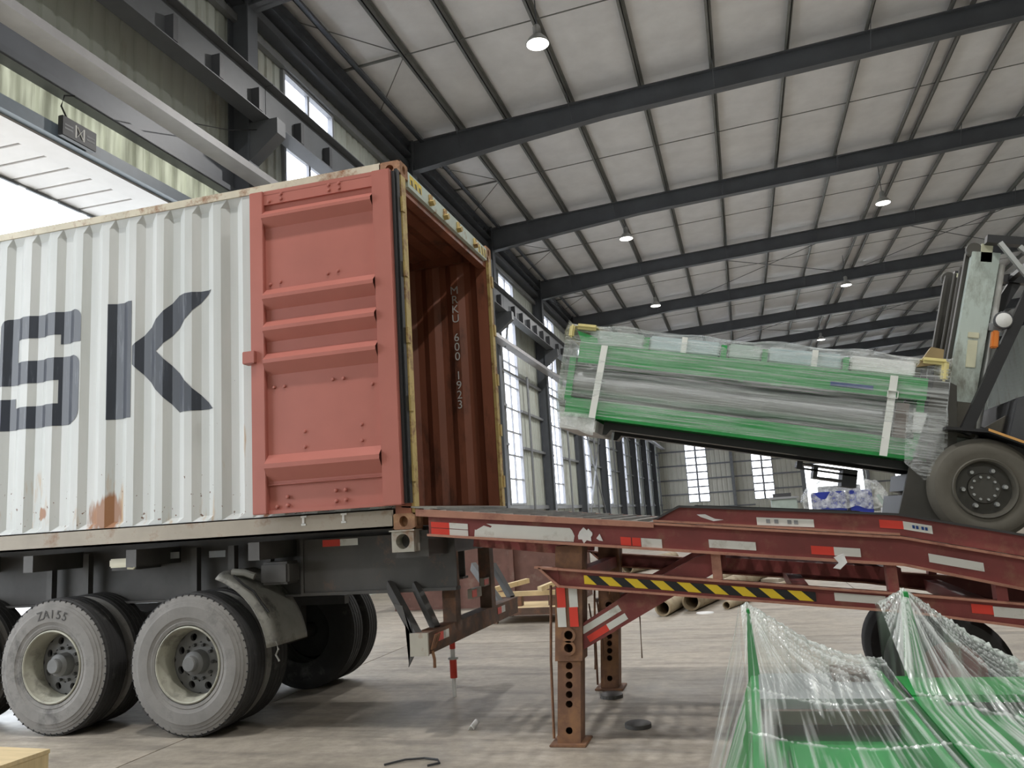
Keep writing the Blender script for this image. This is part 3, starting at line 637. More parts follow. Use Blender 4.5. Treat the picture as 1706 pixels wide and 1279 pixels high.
door(Y0 - .075, -1)
door(Y1 + .075, 1)
# painted letters that follow the corrugation
def letter(polys):
    bm = bmesh.new()
    for poly in polys:
        vs = [bm.verts.new((x, 0, z)) for x, z in poly]; bm.faces.new(vs)
    bm.normal_update(); bmesh.ops.triangulate(bm, faces=bm.faces)
    for x in cbreaks(-6.6, -3.9): bmesh.ops.bisect_plane(bm, geom=bm.verts[:] + bm.edges[:] + bm.faces[:], plane_co=(x, 0, 0), plane_no=(1, 0, 0), dist=1e-5)
    for v in bm.verts: v.co.y = Y0 + .012 + cw(v.co.x) - .0025
    mb = MB(); bm.verts.index_update(); mb.add([v.co.copy() for v in bm.verts], [tuple(v.index for v in f.verts) for f in bm.faces]); bm.free()
    return mb.build('painted_letter', 'letter_navy', ct, fix=False)
def arc(cx, cz, r, a0, a1, n=6): return [(cx + r * math.cos(R(a0 + (a1 - a0) * i / n)), cz + r * math.sin(R(a0 + (a1 - a0) * i / n))) for i in range(n + 1)]
B, T = 2.568, 3.585
letter([[(-6.30, 3.50)] + arc(-6.22, T - .08, .08, 180, 90) + arc(-5.50, T - .08, .08, 90, 0) + [(-5.42, 3.29), (-5.655, 3.29), (-5.655, 3.38), (-6.13, 3.38), (-6.13, 3.175)] + arc(-5.51, 3.095, .08, 90, 0) + arc(-5.55, B + .12, .12, 0, -90) + [(-6.34, B), (-6.34, 2.85), (-6.14, 2.85), (-6.14, 2.765), (-5.665, 2.765), (-5.665, 2.972), (-6.30, 2.972)]])
letter([[(-5.142, T - .003), (-5.142, B), (-4.893, B), (-4.893, T - .003)], [(-4.883, 3.182), (-4.883, 3.021), (-4.693, 2.827), (-4.432, 2.568), (-4.095, 2.568), (-4.365, 2.83), (-4.643, 3.109), (-4.349, 3.362), (-4.114, 3.580), (-4.437, 3.574), (-4.681, 3.358)]])
# white number stencilled down the inside of the far wall
_xs = -2.775; kk = 0
for i, chv in enumerate('MRKU 600 1923'):
    if chv == ' ': continue
    z = 3.985 - i * .1035
    yv = Y1 - .012 - cw(_xs) - .012
    M = Matrix(((1, 0, 0, _xs), (0, 0, -1, yv - .004), (0, 1, 0, z), (0, 0, 0, 1)))
    text(chv, .125, M, 'white_print', 'painted_number', ct)
# stray bolts on the bottom rail, as white blobs of paint
for x in (-3.28, -2.94):
    MB().box((x - .02, Y0 - .006, ZB + .135), (x + .03, Y0, ZB + .150)).box((x - .008, Y0 - .006, ZB + .085), (x + .010, Y0, ZB + .135)).box((x - .016, Y0 - .006, ZB + .075), (x + .022, Y0, ZB + .09)).build('paint_mark', 'white_print', ct)

# ================================================================== CONTAINER TRAILER
tr_ = empty('container_trailer', (-5, 6.92, 0)); tag(tr_, 'dark skeletal container trailer with dusty dual wheels under the container', 'trailer')
for yc in (6.32, 7.52):
    b = MB(); ibeam(b, (-14.4, yc, 1.2555), (-2.62, yc, 1.2555), .513, .16, .02); b.build('main_beam', 'chassis', tr_)
MB().box((-3.60, 6.215, 1.01), (-2.24, 6.235, 1.46)).box((-3.60, 6.19, 1.005), (-2.24, 6.30, 1.03)).box((-3.60, 6.195, 1.03), (-3.575, 6.22, 1.46)).build('side_plate', 'chassis_plate', tr_)
for x in (-6.15, -5.75, -4.62, -4.25, -3.9): MB().box((x - .03, 6.18, 1.03), (x + .03, 6.24, 1.45)).build('stiffener', 'chassis', tr_)
for x in (-6.9, -5.95, -4.9, -3.75): MB().box((x - .05, Y0 + .05, 1.33), (x + .05, Y1 - .05, 1.47)).build('cross_member', 'chassis', tr_)
MB().box((-2.56, Y0 + .1, 1.29), (-2.30, Y1 - .1, 1.485)).build('rear_bolster', 'chassis_plate', tr_)
for yy, s in ((Y0 - .015, 1), (Y1 + .015, -1)):
    lb = MB().holed((-2.455, yy, 1.413), .088, .077, .055, .055, .16, 'Y', s, 28)
    lb.add([(-2.543, yy, 1.336), (-2.367, yy, 1.336), (-2.367, yy + s * .2, 1.336), (-2.543, yy + s * .2, 1.336), (-2.543, yy, 1.49), (-2.367, yy, 1.49), (-2.367, yy + s * .2, 1.49), (-2.543, yy + s * .2, 1.49)], [(0, 1, 2, 3), (4, 5, 6, 7), (1, 2, 6, 5), (0, 3, 7, 4), (2, 3, 7, 6)])
    o = lb.build('lock_box', 'lockbox', tr_, fix=False)
    MB().box((-2.555, yy - .018, 1.487), (-2.355, yy + s * .15, 1.497)).build('lock_flange', 'lockbox', o)
# rear bumper with posts and struts
bp_ = MB().box((-2.42, 5.69, .60), (-2.30, 8.15, .75)).build('rear_bumper', 'bumper_rust', tr_)
MB().box((-2.43, 5.68, .595), (-2.29, 5.70, .755)).build('bumper_end', 'lockbox', bp_)
for y in (6.36, 7.32): MB().box((-2.40, y - .06, .75), (-2.29, y + .06, 1.30)).build('bumper_post', 'bumper_rust', tr_)
for y in (5.78, 7.9):
    MB().bar((-2.82, y + .45, 1.06), (-2.40, y, .70), .05, .09).build('bumper_strut', 'chassis_plate', tr_)
    MB().bar((-2.60, y + .45, 1.06), (-2.36, y + .25, .74), .05, .07).build('bumper_strut', 'chassis_plate', tr_)
MB().prism([(-2.60, .96), (-2.53, .94), (-2.44, .60), (-2.50, .50), (-2.46, .72)], 'Y', 5.80, 5.815).build('mud_flap', 'chassis', tr_)
for y, m_, w in ((5.86, 'sticker_red', .16), (6.02, 'sticker_white', .12), (7.45, 'sticker_red', .12), (7.57, 'sticker_white', .12)):
    MB().box((-2.298, y, .665), (-2.296, y + w, .725)).build('reflector_tape', m_, bp_)
for y in (5.74, 5.78, 5.82): MB().bar((-2.29, y, .63), (-2.27, y + .05, .73), .012, .012).build('lamp_guard', 'leg_rust', bp_)
MB().tube([(-2.29, 5.76, .62), (-2.28, 5.77, .56), (-2.285, 5.78, .50)], .012, 6).build('hanging_wire', 'leg_rust', bp_)
for (y, za, zb) in ((6.75, .88, .96), (7.1, .95, 1.02)):
    MB().box((-2.34, y, za), (-2.30, y + .26, zb)).build('tail_lamp', 'lockbox', tr_)
    MB().box((-2.30, y, za + .01), (-2.297, y + .12, zb - .01)).build('tail_lens', 'sticker_red', tr_)
# side marker lamps and stickers
ml = MB().box((-5.29, 5.94, 1.325), (-5.10, 5.99, 1.40)).build('marker_lamp', 'marker_cream', tr_, bevel=.012)
MB().tube([(-5.12, 5.97, 1.40), (-5.05, 5.97, 1.405), (-5.02, 5.97, 1.36), (-5.06, 5.97, 1.31), (-5.12, 5.97, 1.315)], .010, 6).build('lamp_wire', 'marker_cream', ml)
MB().box((-5.3, 5.99, 1.30), (-5.05, 6.3, 1.34)).build('lamp_bracket', 'chassis', ml)
for x0, x1, z, y in ((-4.46, -4.30, 1.36, 6.17), (-3.98, -3.82, 1.36, 6.17), (-4.88, -4.76, 1.37, 6.17), (-6.35, -6.05, 1.36, 6.17)): MB().box((x0, y, z), (x1, y + .004, z + .055)).build('data_plate', 'grey_print', tr_)
MB().box((-3.40, 6.21, 1.395), (-3.24, 6.214, 1.45)).build('reflector_tape', 'sticker_red', tr_); MB().box((-3.24, 6.21, 1.395), (-3.08, 6.214, 1.45)).build('reflector_tape', 'sticker_white', tr_)
# ---- wheels
def wheel(x, y, s, tyremat='tread', outer=True, wr=.552, markings=None, parent=None):
    """dual-type truck wheel; outside face at y, s = direction inward"""
    z = wr; root = empty('wheel', (x, y, z), parent=None); root.parent = parent
    root.location = WM[parent.name].inverted() @ Vector((x, y, z)); WM[root.name] = Matrix.Translation((x, y, z))
    c = (x, y, z); w = .285
    tread = [(.535, .030 * s), (wr - .006, .045 * s)]
    for k in range(4):
        a = .045 + k * .049
        tread += [(wr, (a + .002) * s), (wr, (a + .040) * s), (wr - .012, (a + .042) * s), (wr - .012, (a + .047) * s)]
    tread += [(wr, .243 * s), (.535, .262 * s), (.46, .282 * s), (.30, .275 * s)]
    MB().lathe(tread, c, 'Y', 64).build('tread', tyremat, root, smooth=True, fix=False)
    MB().lathe([(.298, .035 * s), (.305, .012 * s), (.33, .004 * s), (.335, .007 * s), (.36, .0), (.365, -.004 * s), (.40, -.006 * s), (.45, -.005 * s), (.455, -.001 * s), (.48, .004 * s), (.484, .009 * s), (.505, .014 * s), (.508, .020 * s), (.535, .030 * s)], c, 'Y', 64).build('sidewall', 'sidewall', root, smooth=True, fix=False)
    if outer:
        for k in range(56):    # shoulder notches
            if k == 0: nb_ = MB().box((x - .005, y + .024 * s, z + wr - .026), (x + .005, y + .036 * s, z + wr - .010)).build('tread_block', tyremat, root)
            else:
                cc = nb_.copy(); COL.objects.link(cc); a = 2 * math.pi * k / 56; l0 = nb_.location; cc.location = (l0.z * math.sin(a), l0.y, l0.z * math.cos(a)); cc.rotation_euler = (0, a, 0)
        MB().lathe([(.300, .032 * s), (.296, .008 * s), (.288, .004 * s), (.280, .012 * s), (.276, .05 * s), (.262, .075 * s), (.255, .12 * s), (.252, .185 * s)], c, 'Y', 48).build('rim', 'rim_cream', root, smooth=True, fix=False)
        dm = MB().lathe([(.146, .173 * s), (.120, .165 * s), (.001, .165 * s)], c, 'Y', 40)
        for k in range(8):                                  # eight sectors, each with an open hand hole
            lp = [[], [], []]
            for q in range(24):
                a = 2 * math.pi * (q + .5) / 24; ca, sa = math.cos(a), math.sin(a); t = 1 / max(abs(ca), abs(sa))
                for L, (u, w, dy) in zip(lp, ((ca * t, sa * t, 0), (.56 * ca, .40 * sa, 0), (.56 * ca, .40 * sa, .03))):
                    rr = .1995 + .0535 * u; th = R(45 * k + 20 + 22.5 * w); L.append((x + rr * math.cos(th), y + (.181 + .008 * u + dy) * s, z + rr * math.sin(th)))
            dm.add(lp[0] + lp[1] + lp[2], [(o * 24 + q, o * 24 + (q + 1) % 24, (o + 1) * 24 + (q + 1) % 24, (o + 1) * 24 + q) for o in (0, 1) for q in range(24)])
        dsc = dm.build('rim_disc', 'hub_grey', root, smooth=True, fix=False)
        for k in range(10):
            a = R(36 * k)
            MB().lathe([(.001, -.03 * s), (.012, -.03 * s), (.014, 0)], (x + .132 * math.cos(a), y + .168 * s, z + .135 * math.sin(a)), 'Y', 8).build('wheel_nut', 'disc_dark', dsc)
        hb = MB().lathe([(.095, .165 * s), (.092, .085 * s), (.075, .070 * s), (.062, .065 * s), (.060, .030 * s), (.052, .022 * s), (.001, .022 * s)], c, 'Y', 24).build('hub', 'hub_grey', root, smooth=True, fix=False)
    else: MB().lathe([(.30, .03 * s), (.27, .08 * s), (.001, .10 * s)], c, 'Y', 32).build('rim', 'disc_dark', root, smooth=True, fix=False)
    if markings:
        for (txt, a0, da, size) in markings:
            for i, ch_ in enumerate(txt):
                a = R(a0 + da * i); rr = .425
                cu = bpy.data.curves.new('tyre_lettering', 'FONT'); cu.body = ch_; cu.size = size; cu.align_x = 'CENTER'; cu.align_y = 'CENTER'; cu.extrude = .0015
                t = font_mesh(cu, 'tyre_lettering', 'tyre_mark'); t.parent = root
                t.location = (rr * math.sin(a), -.0075, rr * math.cos(a)); t.rotation_euler = (R(90), a, 0)
    return root
for i, x in enumerate((-4.355, -5.675, -7.0)):
    wheel(x, 5.735, 1, markings=[('ZA155', -15, 8.6, .10)] if i == 1 else None, parent=tr_)
    wheel(x, 6.07, 1, outer=False, parent=tr_)
    wheel(x, Y1 - .035, -1, parent=tr_)
    wheel(x, Y1 - .37, -1, outer=False, parent=tr_)
    MB().tube([(x, 6.2, .552), (x, 7.7, .552)], .075, 12).build('axle', 'chassis', tr_, smooth=True)
    for yc in (6.45, 7.4): MB().bar((x - .55, yc, .86), (x + .55, yc, .86), .09, .08).build('leaf_spring', 'chassis', tr_); MB().box((x - .08, yc - .05, .6), (x + .08, yc + .05, .86)).build('spring_seat', 'chassis', tr_)
# mudguard over the back of the rear wheel
def fend(u, v):
    a = R(74 - 66 * v); rr = .70 - .05 * v; y = 5.78 + .52 * u
    lip = -.05 * (1 - min(1, u / .10)) if u < .10 else 0
    return (-4.30 + (rr + lip) * math.cos(a), y + .06 * v, .57 + (rr + lip) * math.sin(a))
fg = MB().grid(fend, 14, 18)
fo = fg.build('mudguard', 'fender_grey', tr_, smooth='all', fix=False); sm = fo.modifiers.new('thick', 'SOLIDIFY'); sm.thickness = .014
MB().tube([(-4.02, 5.86, 1.245), (-3.92, 5.88, 1.235), (-3.84, 5.9, 1.20)], .028, 10).build('mudguard_stay', 'fender_grey', fo, smooth=True)
MB().tube([(-3.98, 5.82, 1.22), (-3.90, 5.84, 1.14), (-3.82, 5.85, 1.09), (-3.76, 5.86, 1.0), (-3.70, 5.87, .92)], .009, 6).build('mudguard_cable', 'rubber', fo)
MB().tube([(-3.62, 5.84, .70), (-3.60, 5.84, .64), (-3.63, 5.85, .60), (-3.60, 5.85, .55)], .008, 6).build('torn_strip', 'fender_grey', fo)
MB().box((-3.86, 6.0, 1.12), (-3.6, 6.2, 1.30)).build('air_valve', 'chassis', tr_, bevel=.02)

# ================================================================== YARD RAMP
rp = empty('yard_ramp', (1.5, 6.6, 0)); tag(rp, 'dark red steel loading ramp bridging the floor to the container sill', 'loading ramp')
RY0, RY1 = 5.58, 7.66
def zmain(x): return 1.640 - .1145 * (x + 2.30) if x < .90 else 1.274 - .24 * (x - .90)
def zmb(x): return 1.452 - .1125 * (x + 2.30) if x < .90 else 1.092 - .27 * (x - .90) if x < 1.6 else .903 - .24 * (x - 1.6)
def zlt(x): return 1.186 - .1125 * (x + 1.40) if x < .9 else .927 - .125 * (x - .9) if x < 1.6 else .84 - .24 * (x - 1.6)
def zlb(x): return 1.060 - .1085 * (x + 1.40) if x < .9 else .81 - .17 * (x - .9) if x < 1.6 else .691 - .24 * (x - 1.6)
def chan(name, xs, zt, zb, y, s, webmat, flmat, fw=.075, th=.012, par=None):
    """channel on its side: web toward the outside, flanges proud of it"""
    par = par or rp
    web = MB(); ft = MB(); fb = MB()
    for a, b in zip(xs[:-1], xs[1:]):
        web.prism([(a, zb(a)), (b, zb(b)), (b, zt(b)), (a, zt(a))], 'Y', y + s * fw * .55, y + s * (fw * .55 + .012))
        ft.prism([(a, zt(a) - th), (b, zt(b) - th), (b, zt(b)), (a, zt(a))], 'Y', y, y + s * fw * 1.4)
        fb.prism([(a, zb(a)), (b, zb(b)), (b, zb(b) + th), (a, zb(a) + th)], 'Y', y, y + s * fw * 1.4)
    o = web.build(name, webmat, par)
    ft.build('top_flange', flmat, o); fb.build('bottom_flange', flmat, o); return o
for y, s in ((RY0, 1), (RY1, -1)):
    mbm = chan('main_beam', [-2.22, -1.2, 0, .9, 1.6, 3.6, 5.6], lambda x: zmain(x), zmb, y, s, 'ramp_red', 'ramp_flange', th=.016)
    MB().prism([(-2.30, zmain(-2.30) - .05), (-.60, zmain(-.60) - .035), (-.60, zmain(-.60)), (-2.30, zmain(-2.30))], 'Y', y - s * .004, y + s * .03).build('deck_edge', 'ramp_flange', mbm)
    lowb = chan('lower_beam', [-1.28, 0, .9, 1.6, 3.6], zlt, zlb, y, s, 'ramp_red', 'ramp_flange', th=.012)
    MB().prism([(-1.40, zlt(-1.40)), (-1.28, zlb(-1.28)), (-1.28, zlt(-1.28))], 'Y', y + s * .035, y + s * .05).build('beam_nose', 'ramp_red', lowb)
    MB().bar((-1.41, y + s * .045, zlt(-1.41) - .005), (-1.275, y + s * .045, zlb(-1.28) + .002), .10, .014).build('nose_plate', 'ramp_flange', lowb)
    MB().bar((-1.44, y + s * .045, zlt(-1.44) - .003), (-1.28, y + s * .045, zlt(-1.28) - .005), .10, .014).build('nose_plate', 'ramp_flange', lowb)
    # raised kerb
    kt = lambda x: zmain(x) + .012 + (.115 if x >= -.43 and x <= .93 else .10)
    kb = lambda x: zmain(x) + .004
    kr = MB().prism([(-.60, kb(-.60)), (.90, kb(.9)), (.90, 1.405), (-.425, 1.538), (-.60, zmain(-.60) + .012)], 'Y', y + s * .03, y + s * .042)
    kr.prism([(.90, kb(.9)), (5.6, kb(5.6)), (5.6, kb(5.6) + .12), (.90, 1.405)], 'Y', y + s * .03, y + s * .042)
    ko = kr.build('kerb', 'ramp_red', rp)
    for pa, pb in (((-.60, zmain(-.6) + .014), (-.425, 1.54)), ((-.425, 1.54), (.90, 1.407)), ((.90, 1.407), (5.6, kb(5.6) + .122))):
        MB().bar((pa[0], y + s * .055, pa[1]), (pb[0], y + s * .055, pb[1]), .10, .014).build('kerb_cap', 'curb_top', ko)
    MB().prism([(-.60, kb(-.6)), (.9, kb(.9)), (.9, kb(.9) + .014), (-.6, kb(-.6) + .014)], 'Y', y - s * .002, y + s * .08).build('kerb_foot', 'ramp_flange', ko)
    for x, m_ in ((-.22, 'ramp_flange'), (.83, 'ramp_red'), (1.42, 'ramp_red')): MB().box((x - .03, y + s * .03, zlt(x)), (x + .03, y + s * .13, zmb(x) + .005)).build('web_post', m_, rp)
# deck: cross bars, stringers, chequer plate on the steep part, lip
db = None; x = -2.26; 
while x < .9:
    MB().box((x, RY0 + .06, zmain(x) - .045), (x + .05, RY1 - .06, zmain(x) + .004)).build('deck_bar', 'grate_steel', rp); x += .125
for k in range(7):
    y = RY0 + .2 + k * .28; MB().bar((-2.25, y, zmain(-2.25) - .07), (.88, y, zmain(.88) - .07), .05, .05).build('deck_stringer', 'ramp_red', rp)
x = .92
while x < 5.6:
    MB().bar((x, RY0 + .065, zmain(x) + .02), (x, RY1 - .065, zmain(x) + .02), .09, .05).build('deck_bar', 'grate_steel', rp); x += .16
MB().prism([(-2.46, 1.662), (-2.18, 1.632), (-2.18, 1.650), (-2.46, 1.672)], 'Y', RY0 + .12, RY1 - .12).build('dock_lip', 'grate_steel', rp)
for x in (-1.25, -.2, .85, 1.9, 3.2): MB().box((x - .06, RY0 + .1, zmb(x) + .01), (x + .06, RY1 - .1, zmb(x) + .13)).build('cross_beam', 'ramp_red', rp)
for x in (-1.2, .3, 1.4): MB().box((x - .05, RY0 + .1, zlb(x) + .01), (x + .05, RY1 - .1, zlb(x) + .10)).build('cross_beam', 'ramp_red', rp)
MB().prism([(-.3, 1.16), (1.0, 1.02), (1.0, .93), (-.3, 1.08)], 'Y', 6.35, 6.75).build('hydraulic_tank', 'ramp_red', rp)
for x, yy in ((-2.1, 6.3), (-2.1, 6.9)): MB().bar((x, yy, 1.38), (-1.25, yy, 1.27), .06, .10).build('front_rib', 'ramp_red', rp)
# legs
def leg(yc, dark):
    m1, m2 = ('leg_rust', 'leg_rust')
    lx = lambda z: -1.305 + .075 * z
    def hollow(za, zb, hs, holes, rad):
        """square tube leaning with the ramp, front face pierced"""
        m = MB(); zs = sorted(holes); f = yc - hs; cuts = [za] + [(a + b) / 2 for a, b in zip(zs[:-1], zs[1:])] + [zb]
        for zc, a, b in zip(zs, cuts[:-1], cuts[1:]):
            h = min(zc - a, b - zc); m.holed((0, f, zc), hs, h, rad, rad, .012, 'Y', 1, 20, cap=False)
            for ra, rb in ((a, zc - h), (zc + h, b)):
                if rb - ra > 1e-4: m.add([(-hs, f, ra), (hs, f, ra), (hs, f, rb), (-hs, f, rb)], [(0, 1, 2, 3)])
        m.add([(-hs, f, za), (hs, f, za), (hs, yc + hs, za), (-hs, yc + hs, za), (-hs, f, zb), (hs, f, zb), (hs, yc + hs, zb), (-hs, yc + hs, zb)], [(1, 2, 6, 5), (2, 3, 7, 6), (3, 0, 4, 7), (0, 1, 2, 3), (4, 5, 6, 7)])
        m.v = [Vector((p.x + lx(p.z), p.y, p.z)) for p in m.v]; return m
    L = hollow(.55, 1.32, .095, [.635, .72], .030).build('leg', m1, rp, fix=False)
    for z in (.72, .635): MB().lathe([(.050, .002), (.050, -.010), (.031, -.010), (.030, .004)], (lx(z), yc - .095, z), 'Y', 20).build('pin_boss', m1, L, fix=False)
    hollow(.016, .56, .080, [.515, .452, .39, .328, .266, .095], .024).build('inner_tube', m2, L, fix=False)
    MB().box((-1.43, yc - .13, 0), (-1.18, yc + .13, .016)).build('foot_plate', 'leg_rust', L, bevel=.004)
    MB().tube([(-1.42, yc - .02, .03), (-1.405, yc - .02, .55), (-1.37, yc - .02, 1.05)], .010, 6).build('jack_screw', 'leg_rust', L)
    return L
L1 = leg(5.76, False); L2 = leg(7.50, True)
fy = 5.76 - .0975
for x0, x1, z0, z1, m_ in ((-1.315, -1.255, .905, 1.04, 'sticker_red'), (-1.320, -1.260, .775, .905, 'sticker_white'), (-1.230, -1.170, .905, 1.04, 'sticker_white'), (-1.235, -1.175, .775, .905, 'sticker_red')):
    MB().box((x0, fy - .001, z0), (x1, fy + .002, z1)).build('reflector_tape', m_, L1)
for y in (5.70, 7.50):
    br = MB().prism([(-1.165, .615), (-.56, .93), (-.16, 1.13), (-.16, 1.24), (-.36, 1.195), (-.85, .968), (-1.165, .785)], 'Y', y, y + .10).build('diagonal_brace', 'ramp_red', rp)
    if y < 6:
        d = Vector((.88, 0, .475)).normalized(); nrm = Vector((-d.z, 0, d.x))
        def st(u0, u1, w0, w1, m_):
            o = Vector((-1.165, 0, .70)); P = [(o + d * u + nrm * w) for u, w in ((u0, w0), (u1, w0), (u1, w1), (u0, w1))]
            MB().prism([(p.x, p.z) for p in P], 'Y', y - .003, y).build('reflector_tape', m_, br)
        st(.02, .33, .012, .056, 'sticker_white'); st(.03, .19, -.056, -.012, 'sticker_red'); st(.19, .34, -.056, -.012, 'sticker_white')
        MB().tube([(-.95, 5.69, .98), (-.94, 5.69, 1.04), (-.92, 5.69, 1.02)], .006, 5).build('brace_hook', 'leg_rust', br)
for k, (x, y, za, zb) in enumerate(((-1.08, 5.95, .34, .92), (-.97, 7.2, .30, .95), (-1.13, 5.9, .45, .9))): MB().tube([(x, y, za), (x + .01, y, (za + zb) / 2), (x - .01, y, zb)], .006, 5).build('hanging_chain', 'leg_rust', rp)
# stickers on the near side
def strip(x0, x1, zt, z0, z1, m_, name='reflector_tape', yoff=.0385):
    """strip parallel to the beam; z0, z1 measured down from the beam top line zt"""
    return MB().prism([(x0, zt(x0) - z1), (x1, zt(x1) - z1), (x1, zt(x1) - z0), (x0, zt(x0) - z0)], 'Y', RY0 + yoff - .002, RY0 + yoff).build(name, m_, rp)
strip(-2.20, -2.06, zmain, .085, .125, 'sticker_red'); strip(-2.20, -2.06, zmain, .130, .175, 'sticker_red'); strip(-2.06, -1.92, zmain, .085, .125, 'sticker_white'); strip(-2.06, -1.92, zmain, .130, .175, 'sticker_white')
MB().prism([(-1.875, 1.42), (-1.16, 1.345), (-1.15, 1.385), (-1.165, 1.425), (-1.18, 1.44), (-1.78, 1.505), (-1.74, 1.485), (-1.75, 1.475), (-1.80, 1.493), (-1.86, 1.465), (-1.868, 1.47)], 'Y', RY0 + .0365, RY0 + .0385).build('torn_label', 'sticker_white', rp)
MB().prism([(-1.075 + (.05 + .014 * math.sin(k * 2.7)) * math.cos(k * .45), 1.385 + (.045 + .012 * math.cos(k * 3.1)) * math.sin(k * .45)) for k in range(14)], 'Y', RY0 + .0365, RY0 + .0385).build('torn_label', 'scrap_white', rp)
MB().prism([(-.98, 1.345), (-.955, 1.34), (-.975, 1.39), (-1.0, 1.36)], 'Y', RY0 + .0365, RY0 + .0385).build('torn_label', 'scrap_white', rp)
strip(-.835, -.765, zmain, .11, .165, 'sticker_red'); strip(-.757, -.70, zmain, .11, .165, 'sticker_red'); strip(-.697, -.56, zmain, .11, .17, 'sticker_white')
strip(-.255, .04, zmain, .092, .145, 'sticker_white')
strip(.375, .51, zmain, .092, .145, 'sticker_red'); strip(.51, .665, zmain, .092, .145, 'sticker_white'); strip(1.05, 1.345, zmain, .078, .130, 'sticker_white')
MB().prism([(.50, 1.165), (.56, 1.185), (.575, 1.13), (.53, 1.09), (.49, 1.10), (.525, 1.13)], 'Y', RY0 - .01, RY0 + .0).build('peeling_label', 'scrap_white', rp)
kz = lambda x: 1.538 - .1 * (x + .425) if x < .9 else 1.405 - .235 * (x - .9)
strip(.062, .41, kz, .050, .100, 'sticker_white', yoff=.0295); strip(.795, .93, kz, .035, .085, 'sticker_red', yoff=.0295); strip(.93, 1.09, kz, .035, .085, 'sticker_white', yoff=.0295)
for kx in (.12, .17, .25, .29): strip(kx, kx + .025, kz, .060, .085, 'grey_print', 'sticker_text', yoff=.0273)
for kx in (.98, 1.0, 1.03, 1.05): strip(kx, kx + .014, kz, .050, .070, 'label_blue', 'sticker_text', yoff=.0273)
MB().prism([(-.315, 1.48), (-.26, 1.478), (-.20, 1.445), (-.145, 1.435), (-.21, 1.43), (-.29, 1.462)], 'Y', RY0 + .028, RY0 + .030).build('torn_label', 'scrap_white', rp)
strip(.48, .775, zlt, .028, .078, 'sticker_white'); strip(1.245, 1.36, zlt, .03, .085, 'sticker_red'); strip(1.36, 1.54, zlt, .035, .095, 'sticker_white')
hz = strip(-1.105, .37, zlt, .034, .092, 'hazard_black', 'hazard_tape')
for k in range(9):
    x = -1.105 + k * .172
    P = [(x, .092), (x + .085, .092), (x + .015, .034), (x - .07, .034)]
    P = [(max(-1.105, min(.37, u)), w) for u, w in P]
    if k == 0: P = [(-1.105, .092), (-1.02, .092), (-1.085, .034), (-1.105, .034)]
    MB().prism([(u, zlt(u) - w) for u, w in P], 'Y', RY0 + .0345, RY0 + .0365).build('hazard_stripe', 'hazard_yellow', hz)
# ramp road wheels
for yy in (5.95, 7.05):
    rw = empty('ramp_wheel', (1.16, yy, .38)); rw.parent = rp; rw.location = WM[rp.name].inverted() @ Vector((1.16, yy, .38)); WM[rw.name] = Matrix.Translation((1.16, yy, .38))
    MB().lathe([(.20, .0), (.26, -.02), (.34, -.02), (.375, .02), (.38, .06), (.38, .20), (.375, .24), (.34, .26), (.20, .25)], (1.16, yy, .38), 'Y', 48).build('tyre', 'tread', rw, smooth=True, fix=False)
    MB().lathe([(.205, .02), (.19, .06), (.08, .08), (.06, .03), (.001, .03)], (1.16, yy, .38), 'Y', 32).build('rim', 'ramp_red', rw, smooth=True, fix=False)
MB().tube([(1.16, 5.9, .38), (1.16, 7.4, .38)], .05, 12).build('axle', 'ramp_red', rp); MB().box((1.08, 6.35, .38), (1.24, 6.9, .75)).build('axle_bracket', 'ramp_red', rp)

# ================================================================== FORKLIFT (on the slope)
TH = R(12.7)
fk = empty('forklift', (1.44, 6.60, 1.21), (0, TH, 0)); tag(fk, 'dirty forklift truck with tall pale mast climbing the ramp', 'forklift')
def F(mb, name, mat, parent=None, **k):
    """build from forklift coordinates: x backwards, y across (near side negative), z up"""
    M = WM[fk.name]; mb.v = [M @ p for p in mb.v]; return mb.build(name, mat, parent or fk, **k)
for x, r, w, yy in ((0, .33, .24, .38), (1.65, .26, .18, .40)):
    for s in (-1, 1):
        c = (x, s * (yy + w), r); 
        wo = F(MB().lathe([(.175, -s * .045), (.195, -s * .01), (.23, -s * .004), (.265, s * .002), (.30, -s * .012), (r - .012, -s * .04), (r, -s * .06), (r, -s * (w - .04)), (r - .02, -s * (w - .01)), (.18, -s * w)] if r > .3 else [(.13, -s * .03), (.2, 0), (r, -s * .04), (r, -s * (w - .03)), (.13, -s * w)], c, 'Y', 48), 'wheel', 'tyre_brown', smooth=True, fix=False)
        if r > .3:
            F(MB().lathe([(.197, -s * .006), (.190, s * .004), (.178, s * .0), (.172, -s * .03), (.165, -s * .06)], c, 'Y', 40), 'rim', 'truck_brown', wo, smooth=True, fix=False)
            F(MB().lathe([(.168, -s * .055), (.10, -s * .05), (.095, -s * .035), (.001, -s * .035)], c, 'Y', 32), 'rim_disc', 'mast_dark', wo, smooth=True, fix=False)
            for k in range(6): a = R(60 * k + 12); F(MB().lathe([(.001, s * .03), (.012, s * .03), (.017, s * .01), (.019, -s * .004)], (x + .125 * math.cos(a), c[1] - s * .05, r + .125 * math.sin(a)), 'Y', 10), 'wheel_nut', 'lamp_shell', wo, smooth=True)
            for k in range(10): a = R(36 * k + 5); F(MB().lathe([(.001, s * .014), (.008, s * .014), (.010, -s * .004)], (x + .075 * math.cos(a), c[1] - s * .036, r + .075 * math.sin(a)), 'Y', 8), 'hub_bolt', 'lamp_shell', wo, smooth=True)
